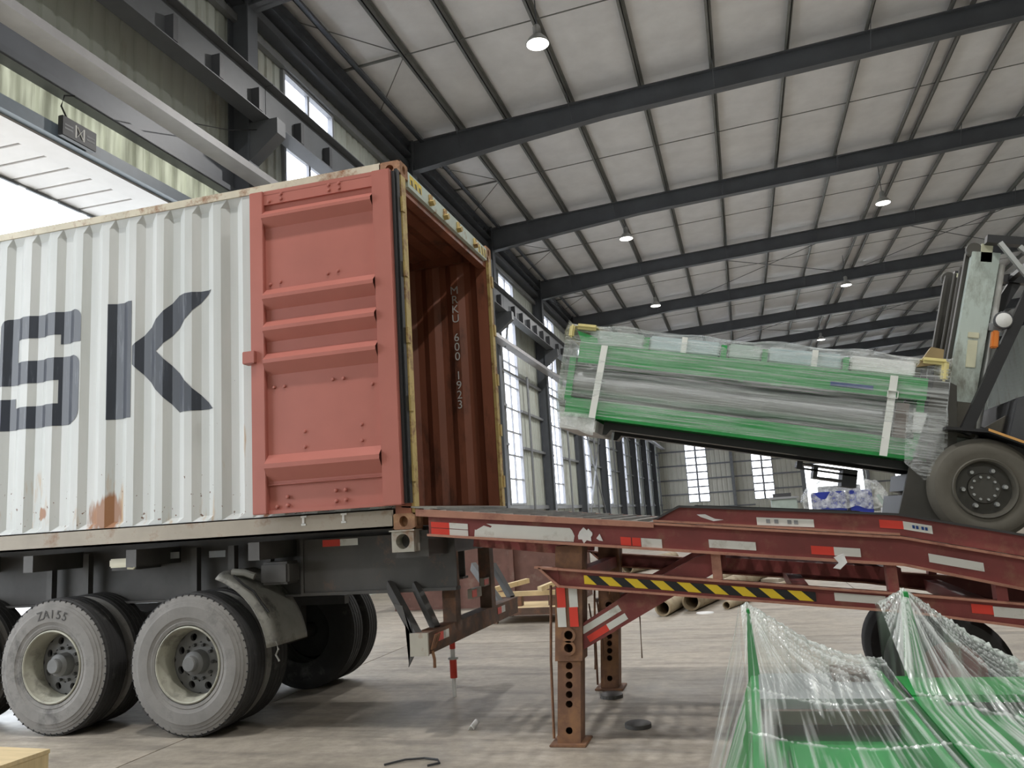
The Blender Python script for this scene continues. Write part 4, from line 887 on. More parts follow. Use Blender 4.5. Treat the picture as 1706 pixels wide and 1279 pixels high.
# chassis, cowl, counterweight, seat, guard
F(MB().box((-.10, -.36, .18), (1.9, .36, .46)), 'chassis', 'truck_grey')
F(MB().prism([(.10, .46), (.34, .46), (.40, .92), (.30, 1.02), (.16, .96)], 'Y', -.5, .5), 'cowl', 'truck_grey', bevel=.012)
F(MB().prism([(.36, .40), (1.9, .40), (1.9, .95), (.95, .95), (.9, .62), (.36, .55)], 'Y', -.52, .52), 'body', 'truck_grey', bevel=.02)
F(MB().prism([(1.5, .2), (2.15, .3), (2.2, .9), (2.0, 1.05), (1.45, 1.02)], 'Y', -.54, .54), 'counterweight', 'truck_black', bevel=.03)
F(MB().prism([(.80, .95), (1.35, .97), (1.48, 1.45), (1.38, 1.47), (1.25, 1.06), (.80, 1.05)], 'Y', -.25, .25), 'seat', 'truck_black', bevel=.03)
F(MB().lathe([(.15, -.012), (.165, 0), (.15, .012), (.14, 0), (.15, -.012)], (.52, 0, 1.12), 'Z', 28), 'steering_wheel', 'truck_black', smooth=True)
F(MB().tube([(.34, 0, .98), (.52, 0, 1.12)], .025, 10), 'steering_column', 'truck_black', smooth=True)
fd = MB()
for (xa, za), (xb, zb) in (((-.27, .70), (-.02, .712)), ((-.02, .712), (.24, .645)), ((.24, .645), (.62, .48))): fd.prism([(xa, za - .02), (xb, zb - .02), (xb, zb), (xa, za)], 'Y', -.64, -.34)
fo = F(fd, 'fender', 'truck_black')
fd = MB()
for (xa, za), (xb, zb) in (((-.02, .714), (.24, .647)), ((.24, .647), (.62, .482))): fd.prism([(xa, za - .012), (xb, zb - .012), (xb, zb + .004), (xa, za + .004)], 'Y', -.646, -.636)
F(fd, 'fender_edge', 'edge_orange', fo)
fd = MB()
for (xa, za), (xb, zb) in (((-.27, .70), (-.02, .712)), ((-.02, .712), (.24, .645)), ((.24, .645), (.62, .48))): fd.prism([(xa, za - .02), (xb, zb - .02), (xb, zb), (xa, za)], 'Y', .34, .64)
F(fd, 'fender', 'truck_black')
F(MB().prism([(-.30, .30), (.02, .52), (.30, .70), (.30, .98), (-.02, .72), (-.30, .70)], 'Y', -.36, -.33), 'front_panel', 'truck_brown')
for s in (-1, 1):
    F(MB().bar((-.13, s * .50, .68), (.20, s * .48, 1.72), .06, .07, (1, 0, 0)), 'guard_pillar', 'truck_black'); F(MB().bar((.20, s * .48, 1.72), (.34, s * .48, 2.02), .07, .08, (1, 0, 0)), 'guard_pillar', 'truck_black')
    F(MB().bar((1.55, s * .48, .95), (1.45, s * .48, 2.02), .06, .07, (1, 0, 0)), 'guard_pillar', 'truck_black')
    F(MB().bar((-.10, s * .46, 2.045), (1.5, s * .46, 2.02), .07, .055), 'roof_rail', 'truck_black')
for k in range(7): x = .30 + .19 * k; F(MB().bar((x, -.46, 2.04), (x, .46, 2.04), .04, .035), 'roof_bar', 'truck_black')
F(MB().bar((.16, -.49, 1.80), (-.02, -.49, 2.02), .03, .03), 'roof_stay', 'lamp_shell'); F(MB().bar((.10, -.49, 2.0), (.22, -.49, 1.9), .03, .03), 'roof_stay', 'lamp_shell')
hl = F(MB().lathe([(.001, .09), (.03, .09), (.05, .05), (.062, .0), (.058, -.01), (.05, -.012)], (.035, -.53, 1.47), 'Y', 20), 'headlight', 'truck_grey', smooth=True)
F(MB().lathe([(.001, -.022), (.03, -.02), (.052, -.011)], (.035, -.53, 1.47), 'Y', 20), 'headlight_lens', 'white_print', hl, smooth=True)
F(MB().bar((.035, -.46, 1.47), (.10, -.48, 1.50), .02, .02), 'headlight_bracket', 'truck_grey', hl)
F(MB().box((-.02, -.53, 1.28), (.02, -.47, 1.40)), 'turn_signal', 'orange', bevel=.008)
# mast: outer and inner rails both sides, tilted back a little more
def mx_(z): return -.345 + .068 * z
def rail(y, s, off, w, d, za, zb, mat, name):
    mb = MB(); a, b = mx_(za) + off, mx_(zb) + off
    def seg(x0, x1, ya, yb): mb.add([(a + x0, ya, za), (a + x1, ya, za), (a + x1, yb, za), (a + x0, yb, za), (b + x0, ya, zb), (b + x1, ya, zb), (b + x1, yb, zb), (b + x0, yb, zb)], [(0, 1, 2, 3), (4, 5, 6, 7), (0, 1, 5, 4), (1, 2, 6, 5), (2, 3, 7, 6), (3, 0, 4, 7)])
    seg(0, d, y, y + s * .02); seg(0, .022, y + s * .02, y + s * w); seg(d - .022, d, y + s * .02, y + s * w)
    return F(mb, name, mat)
for y, s in ((-.42, 1), (.42, -1)):
    rl = rail(y, s, .045, .07, .175, .10, 1.97, 'mast_light', 'outer_mast_rail')
    if s > 0:
        F(MB().box((mx_(1.35) + .11, y - .004, 1.15), (mx_(1.35) + .17, y, 1.34)), 'capacity_label', 'label_cream', rl)
        F(MB().box((mx_(1.35) + .105, y - .008, 1.355), (mx_(1.35) + .175, y, 1.395)), 'capacity_label', 'label_cream', rl, bevel=.003)
    rail(y + s * .075, s, .02, .055, .15, .10, 1.99, 'mast_dark', 'inner_mast_rail')
    F(MB().tube([(mx_(.2) + .26, y + s * .05, .2), (mx_(1.45) + .26, y + s * .05, 1.45)], .034, 12), 'lift_cylinder', 'lamp_shell', smooth=True)
    F(MB().tube([(mx_(1.45) + .26, y + s * .05, 1.45), (mx_(1.9) + .25, y + s * .05, 1.90)], .022, 12), 'lift_rod', 'scrap_white', smooth=True)
    F(MB().box((mx_(1.5) + .22, y + s * .0, 1.42), (mx_(1.5) + .30, y + s * .10, 1.47)), 'cylinder_clamp', 'lamp_shell')
    F(MB().tube([(mx_(.75) + .18, y + s * .05, .75), (-.02, y + s * .05, .72)], .024, 12), 'tilt_rod', 'steel_chrome', smooth=True)
    F(MB().tube([(-.02, y + s * .05, .72), (.35, y + s * .05, .62)], .042, 12), 'tilt_cylinder', 'truck_black', smooth=True)
    F(MB().box((mx_(.8) + .10, y - s * .05, .66), (mx_(.8) + .24, y + s * .05, .90)), 'mast_bracket', 'truck_brown', bevel=.01)
    F(MB().lathe([(.001, -.02), (.05, -.02), (.055, 0), (.05, .02), (.001, .02)], (mx_(1.95) + .06, y + s * .04, 1.99), 'Y', 18), 'chain_sheave', 'mast_dark', smooth=True)
    F(MB().box((mx_(1.95) + .10, y, 1.90), (mx_(1.95) + .17, y + s * .07, 2.03)), 'mast_head', 'label_cream')
for z, h in ((.16, .10), (1.05, .08), (1.93, .09)): F(MB().box((mx_(z) + .14, -.40, z - h / 2), (mx_(z) + .19, .40, z + h / 2)), 'mast_crossmember', 'mast_dark')
for y in (-.09, .09): F(MB().tube([(mx_(.5) + .05, y, .5), (mx_(1.95) + .05, y, 1.95)], .012, 6), 'lift_chain', 'mast_dark')
# carriage, backrest, forks
cg = F(MB().box((-.40, -.48, .60), (-.34, .48, .72)).box((-.40, -.48, .26), (-.34, .48, .38)), 'carriage', 'truck_black')
for y in (-.47, -.24, 0, .24, .47): F(MB().box((-.385, y - .02, .70), (-.345, y + .02, 1.20)), 'backrest_bar', 'truck_black', cg)
F(MB().box((-.385, -.49, 1.16), (-.345, .49, 1.22)), 'backrest_bar', 'truck_black', cg)
F(MB().prism([(-.46, 1.10), (-.30, 1.14), (-.30, 1.24), (-.38, 1.25)], 'Y', -.50, -.42), 'backrest_bracket', 'bracket_brown', cg)
F(MB().prism([(-.48, .06), (-.20, .03), (-.16, .55), (-.20, 1.0), (-.34, 1.06), (-.37, .75), (-.44, .40)], 'Y', -.50, -.455), 'carriage_side', 'mast_dark', cg); F(MB().box((-.44, -.46, .02), (-.20, .46, .22)), 'carriage_base', 'truck_black', cg)
ld = empty('wrapped_machine', (-1.31, 6.08, 2.30), (0, TH, 0))          # the load's own frame, filled in below
MFL = WM[ld.name]
def G(mb, name, mat, parent=None, **k):
    mb.v = [MFL @ p for p in mb.v]; return mb.build(name, mat, parent or ld, **k)
def G_fk(mb, name, mat, **k):
    mb.v = [MFL @ p for p in mb.v]; return mb.build(name, mat, cg, **k)
for v in (.16, .72):
    G_fk(MB().prism([(.34, -.105), (.37, -.105), (.40, -.060), (2.66, -.060), (2.74, -.05), (2.74, -.005), (.34, -.005)], 'Y', v, v + .13), 'fork', 'truck_black')
    G_fk(MB().box((2.70, v, -.05), (2.75, v + .13, .62)), 'fork_shank', 'truck_black')
pl = MB().box((1.78, .34, -.135), (1.82, .60, -.09)).box((1.78, .34, -.15), (2.20, .36, -.135)).box((1.90, .34, -.20), (1.93, .60, -.10)).box((2.10, .34, -.23), (2.20, .60, -.10)).box((1.93, .34, -.20), (2.10, .60, -.185)).box((1.80, .36, -.11), (2.2, .6, -.10))
G_fk(pl, 'fork_clamp', 'truck_black')

# ================================================================== GREEN MACHINE ON THE FORKS
tag(ld, 'film-wrapped green machine with grey rollers carried on the forks', 'machine')
LL, LV = 2.66, .92
G(MB().box((.05, .02, .0), (LL - .08, .10, .14)).box((.05, LV - .10, .0), (LL - .08, LV - .02, .14)).box((.05, .10, .02), (.13, LV - .10, .12)).box((LL - .16, .10, .02), (LL - .08, LV - .10, .12)), 'base_frame', 'green')
for v in (.16, .47, .76): G(MB().tube([(.06, v, .275), (LL - .16, v, .275)], .120, 24), 'roller', 'roller_grey', smooth=True)
for v in (.30, .62): G(MB().tube([(.06, v, .17), (LL - .16, v, .17)], .045, 14), 'drive_shaft', 'roller_grey', smooth=True)
for u in (.03, LL - .17): G(MB().box((u, .03, .12), (u + .05, LV - .03, .46)), 'end_plate', 'green')
sb = G(MB().box((.10, .0, .415), (LL - .12, .03, .565)).box((.10, .03, .415), (LL - .12, .07, .43)).box((.10, .03, .55), (LL - .12, .07, .565)), 'side_beam', 'green')
G(MB().box((.10, LV - .03, .415), (LL - .12, LV, .565)), 'side_beam', 'green')
G(MB().box((.12, .03, .54), (LL - .14, LV - .03, .56)), 'table_plate', 'green')
G(MB().box((1.92, -.006, .445), (2.20, 0, .475)), 'name_plate', 'label_blue', sb)
G(MB().box((1.52, -.01, .40), (1.60, .03, .45)).box((1.30, -.005, .40), (1.33, .02, .435)), 'beam_lug', 'green', sb)
for (u0, u1, mt) in ((.16, .58, 'pale_green'), (.62, 1.14, 'tray_blue'), (1.20, 1.44, 'pale_green'), (1.48, 1.98, 'tray_blue'), (2.04, LL - .20, 'scrap_white')):
    G(MB().box((u0, .03, .57), (u1, LV - .03, .68)), 'cover_tray', mt, bevel=.012)
for u in (.60, 1.17, 1.46, 2.01): G(MB().box((u - .02, .02, .565), (u + .02, .16, .66)), 'tray_bracket', 'green')
for u in (.88, 1.80): G(MB().box((u - .02, .015, .57), (u + .02, .028, .69)), 'tray_clip', 'strap_white')
for u0, u1 in ((.04, .22), (LL - .18, LL - .0)):
    G(MB().prism([(u0, .672), (u1, .672), (u1, .715), (u0, .715)], 'Y', -.008, LV * .6), 'corner_foam', 'foam_yellow', bevel=.02)
G(MB().box((LL - .045, -.01, .56), (LL, .4, .70)), 'corner_foam', 'foam_yellow', bevel=.015); G(MB().box((.0, -.01, .60), (.04, .4, .70)), 'corner_foam', 'foam_yellow', bevel=.012)
G(MB().prism([(.10, .44), (.24, .56), (.22, .62), (.06, .66), (.10, .58)], 'Y', .02, .06), 'end_bracket', 'green')
G(MB().box((.0, .1, -.01), (.09, .5, .012)), 'foot', 'green'); G(MB().box((.02, .05, -.10), (.30, .85, -.012)), 'skid_block', 'scrap_white')
G(MB().box((LL - .16, .04, -.17), (LL - .11, .12, .30)).box((LL - .18, .03, -.18), (LL - .03, .14, -.17)), 'foot', 'green')
G(MB().box((LL - .30, .0, .14), (LL - .22, .10, .38)), 'bearing_block', 'machine_brown'); G(MB().box((LL - .215, .02, .16), (LL - .06, .2, .36)), 'motor', 'scrap_white', bevel=.03)
for u, du in ((.27, .0), (2.30, .0)):
    G(MB().add([(u, -.016, .56), (u + .05, -.016, .56), (u + .05 - .02, -.022, .0), (u - .02, -.022, .0)], [(0, 1, 2, 3)]), 'strap', 'strap_white', fix=False)
G(MB().box((2.29, -.026, .40), (2.36, -.018, .405)).box((2.29, -.026, .45), (2.36, -.018, .455)).box((2.29, -.026, .40), (2.295, -.018, .455)).box((2.355, -.026, .40), (2.36, -.018, .455)), 'strap_buckle', 'strap_white')
def hull(u, t):
    """stretch film round the machine: closed loop across, u along"""
    P = [(-.018, .02), (-.022, .30), (-.012, .57), (.015, .725), (LV * .5, .735), (LV - .02, .72), (LV + .02, .45), (LV + .02, .02)]
    k = t * (len(P) - 1); i = min(int(k), len(P) - 2); f = k - i; v = P[i][0] + (P[i + 1][0] - P[i][0]) * f; w = P[i][1] + (P[i + 1][1] - P[i][1]) * f
    uu = -.02 + (LL + .03) * u
    q = noise.noise((uu * 1.3, w * 9 + v * 4, 2.0)) * .012 + noise.noise((uu * 4, w * 26, v * 12)) * .005
    if .57 < w < .73: q -= .012 * (1 + math.sin(uu * 11)) * (1 if v < .1 else 0)
    return (uu, v - q if v < .5 else v + q, w + (q if w > .65 else 0))
G(MB().grid(hull, 90, 56), 'stretch_film', 'film_load', smooth='all', fix=False)
for u0, sgn in ((-.02, -1), (LL + .01, 1)):
    def endc(a, b, u0=u0, sgn=sgn):
        v = -.02 + (LV + .04) * a; w = .02 + .71 * b; q = noise.noise((v * 9, w * 9, u0)) * .02
        return (u0 + sgn * (.03 * math.sin(math.pi * a) * math.sin(math.pi * b) + q), v, w)
    G(MB().grid(endc, 16, 14), 'stretch_film', 'film_crumple', smooth='all', fix=False)
def ragged(a, b): return (.0 + .30 * a, -.015 + .01 * math.sin(9 * a), .02 - .125 * b * (1 - .2 * math.sin(5 * a)))
G(MB().grid(ragged, 12, 6), 'film_flap', 'film_crumple', smooth='all', fix=False)
def ragged2(a, b): return (LL - .24 + .26 * a + .02 * b, -.02 - .03 * math.sin(3 * a) * math.sin(2 * b), .33 - .46 * b * (1 - .45 * abs(a - .5)))
G(MB().grid(ragged2, 12, 12), 'film_flap', 'film_load', smooth='all', fix=False)

# ================================================================== WRAPPED GREEN MACHINES IN FRONT
ma = empty('wrapped_machine', (.2, 3.0, 0)); tag(ma, 'film-tented green open trough machine with grey cross plate standing on the floor', 'machine')
MB().box((.43, 1.6, 0), (.46, 3.72, .83)).build('side_plate', 'green', ma); MB().prism([(-.05, .83), (-.02, .83), (-.33, 0), (-.36, 0)], 'Y', 1.6, 3.72).build('side_plate', 'green', ma)
MB().box((-.02, 3.20, .80), (.43, 3.66, .835)).build('cross_plate', 'plate_grey', ma)
MB().box((-.02, 3.17, .755), (.43, 3.20, .80)).build('plate_apron', 'machine_brown', ma)
MB().box((-.02, 1.6, .02), (.43, 3.7, .70)).build('trough_bed', 'green', ma)
MB().box((.04, 2.3, .70), (.38, 3.0, .74)).build('gear_cover', 'green', ma, bevel=.02)
MB().box((-.02, 2.15, .70), (.43, 2.25, .76)).build('cross_bar', 'green', ma)
MB().prism([(-.36, 0), (-.26, 0), (-.012, .80), (-.028, 1.095), (-.040, 1.095), (-.062, .80)], 'Y', 3.64, 3.71).build('corner_post', 'green', ma)
MB().box((.26, 3.48, .835), (.40, 3.66, .865)).build('packing_block', 'machine_brown', ma)
mb_ = empty('wrapped_machine', (.85, 2.9, 0)); tag(mb_, 'film-wrapped stack of long green profiles beside the open trough machine', 'machine')
for k in range(7):
    x = .50 + k * .105
    MB().box((x, 1.5, .0 if k in (0, 6) else .45), (x + .085, 3.66, .82 - .012 * (k % 3) - .02 * k)).build('green_profile', 'green', mb_)
MB().box((.50, 3.66, 0), (1.22, 3.70, .80)).build('end_plate', 'green', mb_)
MB().prism([(.54, .78), (.62, .78), (.605, .95), (.585, 1.145), (.570, 1.145), (.555, .95)], 'Y', 3.63, 3.70).build('corner_post', 'green', mb_)
MB().box((.50, 3.30, .80), (1.0, 3.60, .825)).build('cross_plate', 'green', mb_)
def streaks(o, fn):
    me = o.data; at_ = me.attributes.new('streak', 'FLOAT', 'POINT'); c = o.matrix_local.translation; w = WM[o.name].translation
    at_.data.foreach_set('value', [fn(v.co + w) for v in me.vertices])
def fanwave(a, seed): return .42 + .35 * noise.noise((a * 7, seed, .3)) + .5 * noise.noise((a * 24, seed, 1.3)) + .55 * noise.noise((a * 60, seed, 2.3))
def linewave(x, y, seed): return .40 + .35 * noise.noise((x * 14, y * .9, seed)) + .55 * noise.noise((x * 50, y * 1.3, seed + 3)) + .5 * noise.noise((x * 105, y * 2, seed + 5)) + (.35 if (y * 1.9 + x * .35) % 1.0 < .035 else 0)
def tent(x0, x1, y0, y1, zb, slope, post, Rr, seed):
    """film pulled from a post down to the machine's rim; returns the shape and its gathered-film density"""
    def parts(x, y):
        dx, dy = x - post[0], y - post[1]; return math.hypot(dx, dy * .9), math.atan2(dy, dx)
    def fn(u, v):
        x = x0 + (x1 - x0) * u; y = y0 + (y1 - y0) * v; d, a = parts(x, y); near = max(0, 1 - d / Rr)
        h = near ** 1.55 * (post[2] - zb)
        wr_ = (fanwave(a, seed) - .5) * .020 * min(1, d * 5) * min(1, near * 4)
        ln_ = (linewave(x, y, seed) - .4) * .012
        sag = -.03 * math.sin(math.pi * u) * min(1, d / .25)
        return (x, y, zb + h + wr_ + ln_ + sag + slope * (x - x0))
    def dens(p):
        d, a = parts(p.x, p.y); k = max(0, min(1, (d - Rr * .45) / (Rr * .5)))
        return (1 - k) * (fanwave(a, seed) + .25 * max(0, 1 - d / .25)) + k * linewave(p.x, p.y, seed)
    return fn, dens
fA, dA = tent(-.062, .47, 1.6, 3.74, .86, .0, (-.035, 3.70, 1.115), .60, 1.0)
streaks(MB().grid(fA, 160, 220).build('stretch_film', 'film_tent', ma, smooth='all', fix=False), dA)
def skA(u, v):
    p = fA(0, v); q = noise.noise((v * 12, u * 3, 5)) * .010
    return (p[0] - .008 - .34 * u * (1 if p[2] < .9 else .85 + .15 * u) + q, p[1], p[2] * (1 - u) + .03 * u)
streaks(MB().grid(skA, 30, 110).build('stretch_film', 'film_tent', ma, smooth='all', fix=False), lambda p: .45 + .6 * noise.noise((p.y * 14, p.z * 1.5, 3)) + .5 * noise.noise((p.y * 40, p.z * 2, 7)))
def skA2(u, v):
    p = fA(u, 1); q = noise.noise((u * 14, v * 3, 9)) * .012
    return (p[0], p[1] + .01 + q, p[2] * (1 - v) + .03 * v)
streaks(MB().grid(skA2, 80, 16).build('stretch_film', 'film_tent', ma, smooth='all', fix=False), lambda p: .35 + .6 * noise.noise((p.x * 18, p.z * 1.5, 3)) + .4 * noise.noise((p.x * 50, p.z * 2, 7)))
fB, dB = tent(.475, 1.30, 1.5, 3.76, .86, -.10, (.578, 3.68, 1.17), .66, 4.0)
streaks(MB().grid(fB, 240, 220).build('stretch_film', 'film_tent', mb_, smooth='all', fix=False), dB)
def skB(u, v):
    p = fB(u, 1); q = noise.noise((u * 18, v * 3, 2)) * .012
    return (p[0], p[1] + .01 + q, p[2] * (1 - v) + .03 * v)
streaks(MB().grid(skB, 90, 16).build('stretch_film', 'film_tent', mb_, smooth='all', fix=False), lambda p: .3 + .6 * noise.noise((p.x * 18, p.z * 1.5, 3)) + .4 * noise.noise((p.x * 50, p.z * 2, 7)))

# ================================================================== FLOOR CLUTTER
def pipe(name, p, q, r, mat, label, group=None):
    d = (Vector(q) - Vector(p)).normalized(); mb = MB(); mb.tube([p, q], r, 20, caps=False); mb.tube([p, q], r * .8, 20, caps=False)
    k = len(mb.v) // 2; n = 20
    for e in (0, n): mb.f += [(e + i, e + (i + 1) % n, k + e + (i + 1) % n, k + e + i) for i in range(n)]
    o = mb.build(name, mat, smooth=True); tag(o, label, 'pipe', group); return o
pipe('steel_pipe', (-1.30, 12.3, .115), (-.33, 18.6, .115), .115, 'pipe_tan', 'tan steel pipe on the floor, end furthest out toward the ramp leg')
pipe('steel_pipe', (-.93, 12.85, .14), (.55, 19.4, .14), .14, 'pipe_tan', 'thick tan steel pipe on the floor between the two thinner ones')
pipe('steel_pipe', (-.42, 12.9, .06), (.55, 15.8, .06), .06, 'pipe_tan', 'thin brown steel pipe lying apart from the two tan pipes')
pipe('steel_pipe', (-2.95, 20.6, .16), (-2.1, 24.0, .16), .16, 'pipe_tan', 'short stub of pipe lying far behind the ramp among scrap')
for i, (x, y, w, l, a, m_, lb) in enumerate(((.75, 18.2, .35, 2.6, -20, 'wood_grey', 'weathered plank beside the tan pipes'), (1.15, 19.2, .30, 2.4, 12, 'wood_light', 'pale plank leaning across the weathered plank'), (-2.2, 14.6, 1.0, .12, 0, 'chassis_plate', 'dark steel strip on the floor behind the ramp brace'), (-2.1, 15.6, 1.1, .14, 4, 'chassis_plate', 'second dark steel strip behind the ramp brace'))):
    o = MB().box((-w / 2, -l / 2, 0), (w / 2, l / 2, .06)).build('floor_plank' if i < 2 else 'steel_strip', m_); o.location = (x, y, .03 + (.06 if i == 1 else 0)); o.rotation_euler = (0, 0, R(a)); tag(o, lb, 'plank' if i < 2 else 'steel strip')
o = MB().lathe([(.001, .012), (.12, .012), (.13, 0), (.001, 0)], (-.72, 12.55, 0), 'Z', 24).build('white_lid', 'scrap_white', smooth=True); tag(o, 'flat white plastic lid on the floor by the pipe ends', 'lid')
o = MB().box((1.45, 17.6, 0), (2.3, 18.3, .03)).build('blue_sheet', 'cyan_paint'); tag(o, 'bright blue sheet on the floor seen under the ramp', 'sheet')
for (x, y, r, lb) in ((-1.24, 7.12, .095, 'round steel pad on the floor beside the dark ramp leg'), (-.90, 6.17, .095, 'round steel pad lying in the grating shadow under the ramp')):
    o = MB().lathe([(.001, .035), (r * .85, .035), (r, .028), (r, 0), (.001, 0)], (x, y, 0), 'Z', 28).build('floor_pad', 'chassis_plate', smooth=True); tag(o, lb, 'pad')
# red and white marker post
ps = empty('marker_post', (-2.66, 7.18, 0)); tag(ps, 'slim red and white banded marker post on the floor below the bumper', 'post')
for z0, z1, w, m_ in ((0, .16, .018, 'scrap_white'), (.16, .32, .032, 'sticker_red'), (.32, .335, .045, 'scrap_white'), (.335, .41, .020, 'scrap_white'), (.41, .52, .026, 'sticker_red')): MB().lathe([(.001, z0), (w, z0), (w, z1), (.001, z1)], (-2.66, 7.18, 0), 'Z', 14).build('band', m_, ps)
o = MB().grid(lambda u, v: (-2.15 + .05 * u, 6.04 + .13 * v, .004 + .03 * math.sin(u * 3.1) + .02 * v), 6, 6).build('paper_scrap', 'scrap_white', smooth='all', fix=False); o.modifiers.new('thick', 'SOLIDIFY').thickness = .002; tag(o, 'crumpled white scrap of paper on the floor', 'paper')
o = MB().tube([(-2.42, 5.16, .01), (-2.32, 5.27, .012), (-2.20, 5.31, .012), (-2.10, 5.29, .01), (-2.06, 5.22, .01), (-2.12, 5.16, .01)], .007, 6).build('floor_wire', 'black_plastic'); tag(o, 'bent dark wire lying on the floor', 'wire')
# wooden crate
cr = empty('wooden_crate', (-4.2, 4.0, 0), (0, 0, R(0))); tag(cr, 'pale plywood crate standing in front of the trailer wheels', 'crate')
cx, cy, cz, ch = -3.95, 4.01, .40, .62
def cq(a, b, z): # corner at (cx,cy); edges run along two directions
    return (cx - a * .995 + b * -.02, cy + a * .08 - b * .94 + 0, z)
quad = [cq(0, 0, 0), cq(.9, 0, 0), cq(.9, .0, 0)]
P4 = [Vector((cx, cy, 0)), Vector((cx - .85, cy + .07, 0)), Vector((cx - .80 + .02, cy - .85, 0)), Vector((cx + .02, cy - .75, 0))]
P4 = [Vector((cx, cy, 0)), Vector((cx - .60, cy + .045, 0)), Vector((cx - .62, cy - .70, 0)), Vector((cx - .02, cy - .56, 0))]
def slabz(z0, z1): return MB().add([(p.x, p.y, z0) for p in P4] + [(p.x, p.y, z1) for p in P4], [(0, 1, 2, 3), (4, 5, 6, 7), (0, 1, 5, 4), (1, 2, 6, 5), (2, 3, 7, 6), (3, 0, 4, 7)])
slabz(.378, .40).build('lid', 'wood_light', cr); 
cen = sum(P4, Vector()) / 4
P4 = [cen + (p - cen) * .985 for p in P4]; slabz(.04, .377).build('crate_body', 'wood_light', cr)
P4 = [cen + (p - cen) * .9 for p in P4]; slabz(0, .04).build('crate_skid', 'wood_grey', cr)
# brown bin and trestle behind the trailer
bn = empty('steel_bin', (-4.4, 14.4, 0)); tag(bn, 'big rusty brown steel bin behind the bumper', 'bin')
MB().box((-6.3, 14.2, .05), (-3.0, 14.26, 1.32)).build('front_plate', 'brown_plate', bn); MB().box((-6.3, 14.26, .05), (-6.24, 16, 1.32)).build('side_plate', 'brown_plate', bn); MB().box((-3.06, 14.26, .05), (-3.0, 16, 1.32)).build('side_plate', 'brown_plate', bn)
MB().box((-6.3, 15.95, .05), (-3.0, 16, 1.32)).build('rear_plate', 'brown_plate', bn); MB().box((-6.3, 14.2, 0), (-3, 16, .05)).build('bottom_plate', 'brown_plate', bn)
for x in (-6.3, -5.2, -4.1, -3.08): MB().box((x, 14.12, 0), (x + .08, 14.2, 1.32)).build('rib', 'brown_plate', bn)
ts = empty('steel_stillage', (-3.2, 12.4, 0)); tag(ts, 'low rusty stillage with loose timber bars behind the bumper', 'stillage')
MB().box((-3.85, 11.95, .12), (-2.55, 12.0, .22)).box((-3.85, 12.9, .12), (-2.55, 12.95, .22)).build('long_rail', 'bumper_rust', ts); MB().box((-3.85, 12.0, .14), (-3.8, 12.9, .20)).box((-2.6, 12.0, .14), (-2.55, 12.9, .20)).build('cross_rail', 'bumper_rust', ts)
MB().box((-3.8, 12.0, .20), (-2.6, 12.9, .215)).build('stillage_tray', 'wood_light', ts)
for x in (-3.80, -2.65):
    for y in (12.0, 12.85): MB().box((x, y, 0), (x + .08, y + .08, .14)).build('stillage_foot', 'bumper_rust', ts)
for k, (xa, ya, za, xb, yb, zb, lb) in enumerate(((-3.8, 12.3, .396, -2.6, 12.35, .396, 'long timber bar across the rusty stillage'), (-3.85, 12.0, .475, -3.45, 12.9, .54, 'tilted timber bar at the bin end of the stillage'), (-3.05, 12.05, .475, -2.85, 12.9, .54, 'tilted timber bar at the ramp end of the stillage'))):
    o = MB().bar((xa, ya, za), (xb, yb, zb), .07, .07).build('timber_bar', 'wood_light'); tag(o, lb, 'timber')
for bx in (-3.55, -2.98): MB().box((bx, 12.25, .215), (bx + .15, 12.4, .36)).build('stillage_block', 'bumper_rust', ts)
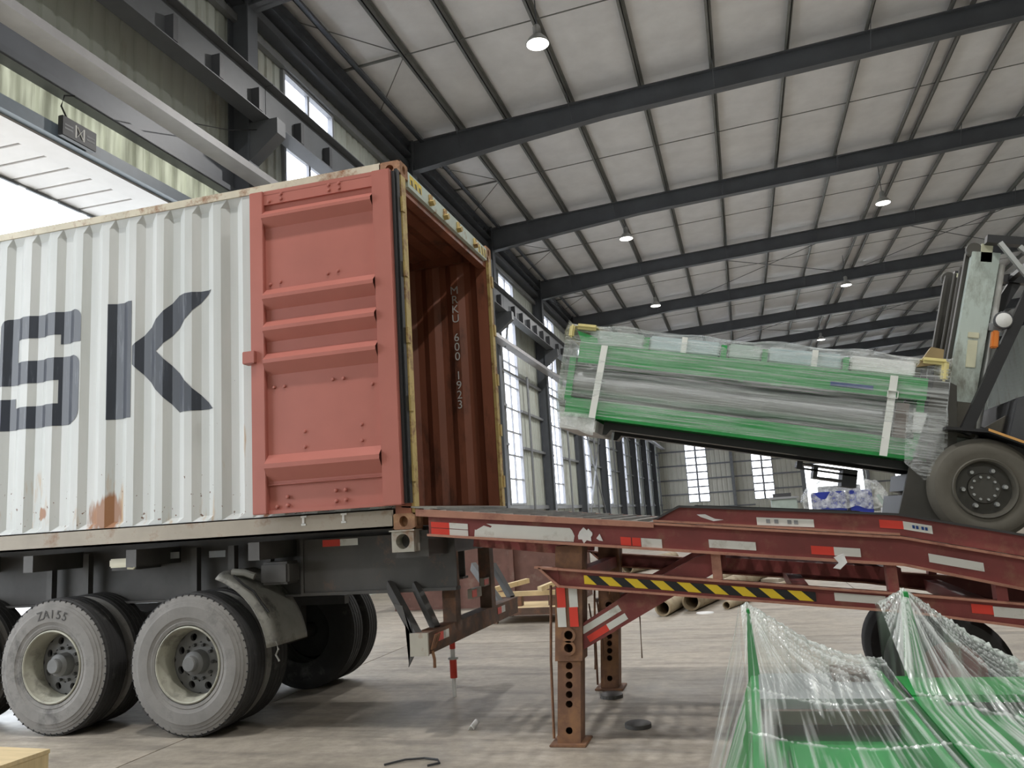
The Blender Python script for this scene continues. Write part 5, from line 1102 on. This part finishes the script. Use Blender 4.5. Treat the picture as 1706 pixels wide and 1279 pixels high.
# scrap further back under the ramp
for k, (x, y, s_, lb) in enumerate(((-3.6, 21.0, .5, 'white scrap heap far behind the ramp leg'), (-1.9, 16.6, .3, 'crumpled white wrapping on the floor behind the brace'))):
    def cr_(u, v, x=x, y=y, s_=s_, k=k): return (x + s_ * (u - .5) * 2.2, y + s_ * (v - .5), .02 + s_ * .5 * math.sin(math.pi * u) * math.sin(math.pi * v) * (1 + .8 * noise.noise((u * 5, v * 5, k))))
    o = MB().grid(cr_, 14, 10).build('scrap_wrapping', 'scrap_white', fix=False); tag(o, lb, 'wrapping')
pt = empty('pallet', (-4.0, 23, 0)); tag(pt, 'grey pallet lying far back beyond the ramp leg', 'pallet')
for k in range(5): MB().box((-4.8 + k * .36, 22.4, .10), (-4.56 + k * .36, 23.6, .13)).build('slat', 'wood_grey', pt)
for y in (22.45, 22.95, 23.45): MB().box((-4.8, y, 0), (-3.1, y + .1, .10)).build('bearer', 'wood_grey', pt)
# blue machine and cabinet in the distance
bmch = empty('blue_machine', (2.7, 25.4, 0)); tag(bmch, 'far blue machine under crumpled clear film', 'machine')
MB().box((1.75, 25, 0), (3.6, 26, .9)).build('machine_base', 'grey_print', bmch); MB().box((1.9, 24.98, .9), (2.75, 26, 1.72)).build('machine_housing', 'blue_paint', bmch, bevel=.02); MB().box((2.85, 24.98, .9), (3.45, 26, 1.72)).build('machine_housing', 'blue_paint', bmch, bevel=.02)
MB().box((2.1, 25.2, 1.72), (3.2, 25.8, 1.88)).build('machine_top', 'plate_grey', bmch)
def bf(u, v):
    x = 1.60 + 2.3 * u; h = (math.sin(math.pi * min(1, max(0, u))) ** .45)
    if v < .5: y = 24.9 + .15 * v * 2; z = 1.22 + (.2 + .72 * h) * (v * 2)
    else: y = 25.05 + 1.0 * (v - .5) * 2; z = 1.42 + .72 * h
    q = noise.noise((x * 3, y * 3, z * 3)) * .16; return (x, y - q * .5, z + q)
MB().grid(bf, 50, 30).build('stretch_film', 'film_crumple', bmch, fix=False)
gcb = empty('pale_machine', (1.3, 25.3, 0)); tag(gcb, 'pale green machine bed beside the far blue machine', 'machine')
MB().box((.75, 25, 0), (1.45, 25.8, 1.60)).build('machine_bed', 'pale_green', gcb, bevel=.02); MB().box((.7, 24.95, 1.60), (1.50, 25.85, 1.66)).build('bed_top', 'plate_grey', gcb); MB().box((.8, 24.97, 1.66), (1.3, 25.3, 1.76)).build('vice', 'truck_grey', gcb)
cyn = empty('cyan_cabinet', (4.2, 24.4, 0)); tag(cyn, 'low white and turquoise cabinet beside the far blue machine', 'cabinet')
MB().box((3.6, 24, 0), (4.3, 24.8, 1.20)).build('cabinet_body', 'scrap_white', cyn); MB().box((3.95, 23.98, 1.06), (4.3, 24.0, 1.18)).build('cabinet_panel', 'cyan_paint', cyn)
MB().bar((3.65, 24.2, 1.2), (3.5, 24.3, 1.55), .08, .08).build('cabinet_arm', 'pale_green', cyn)
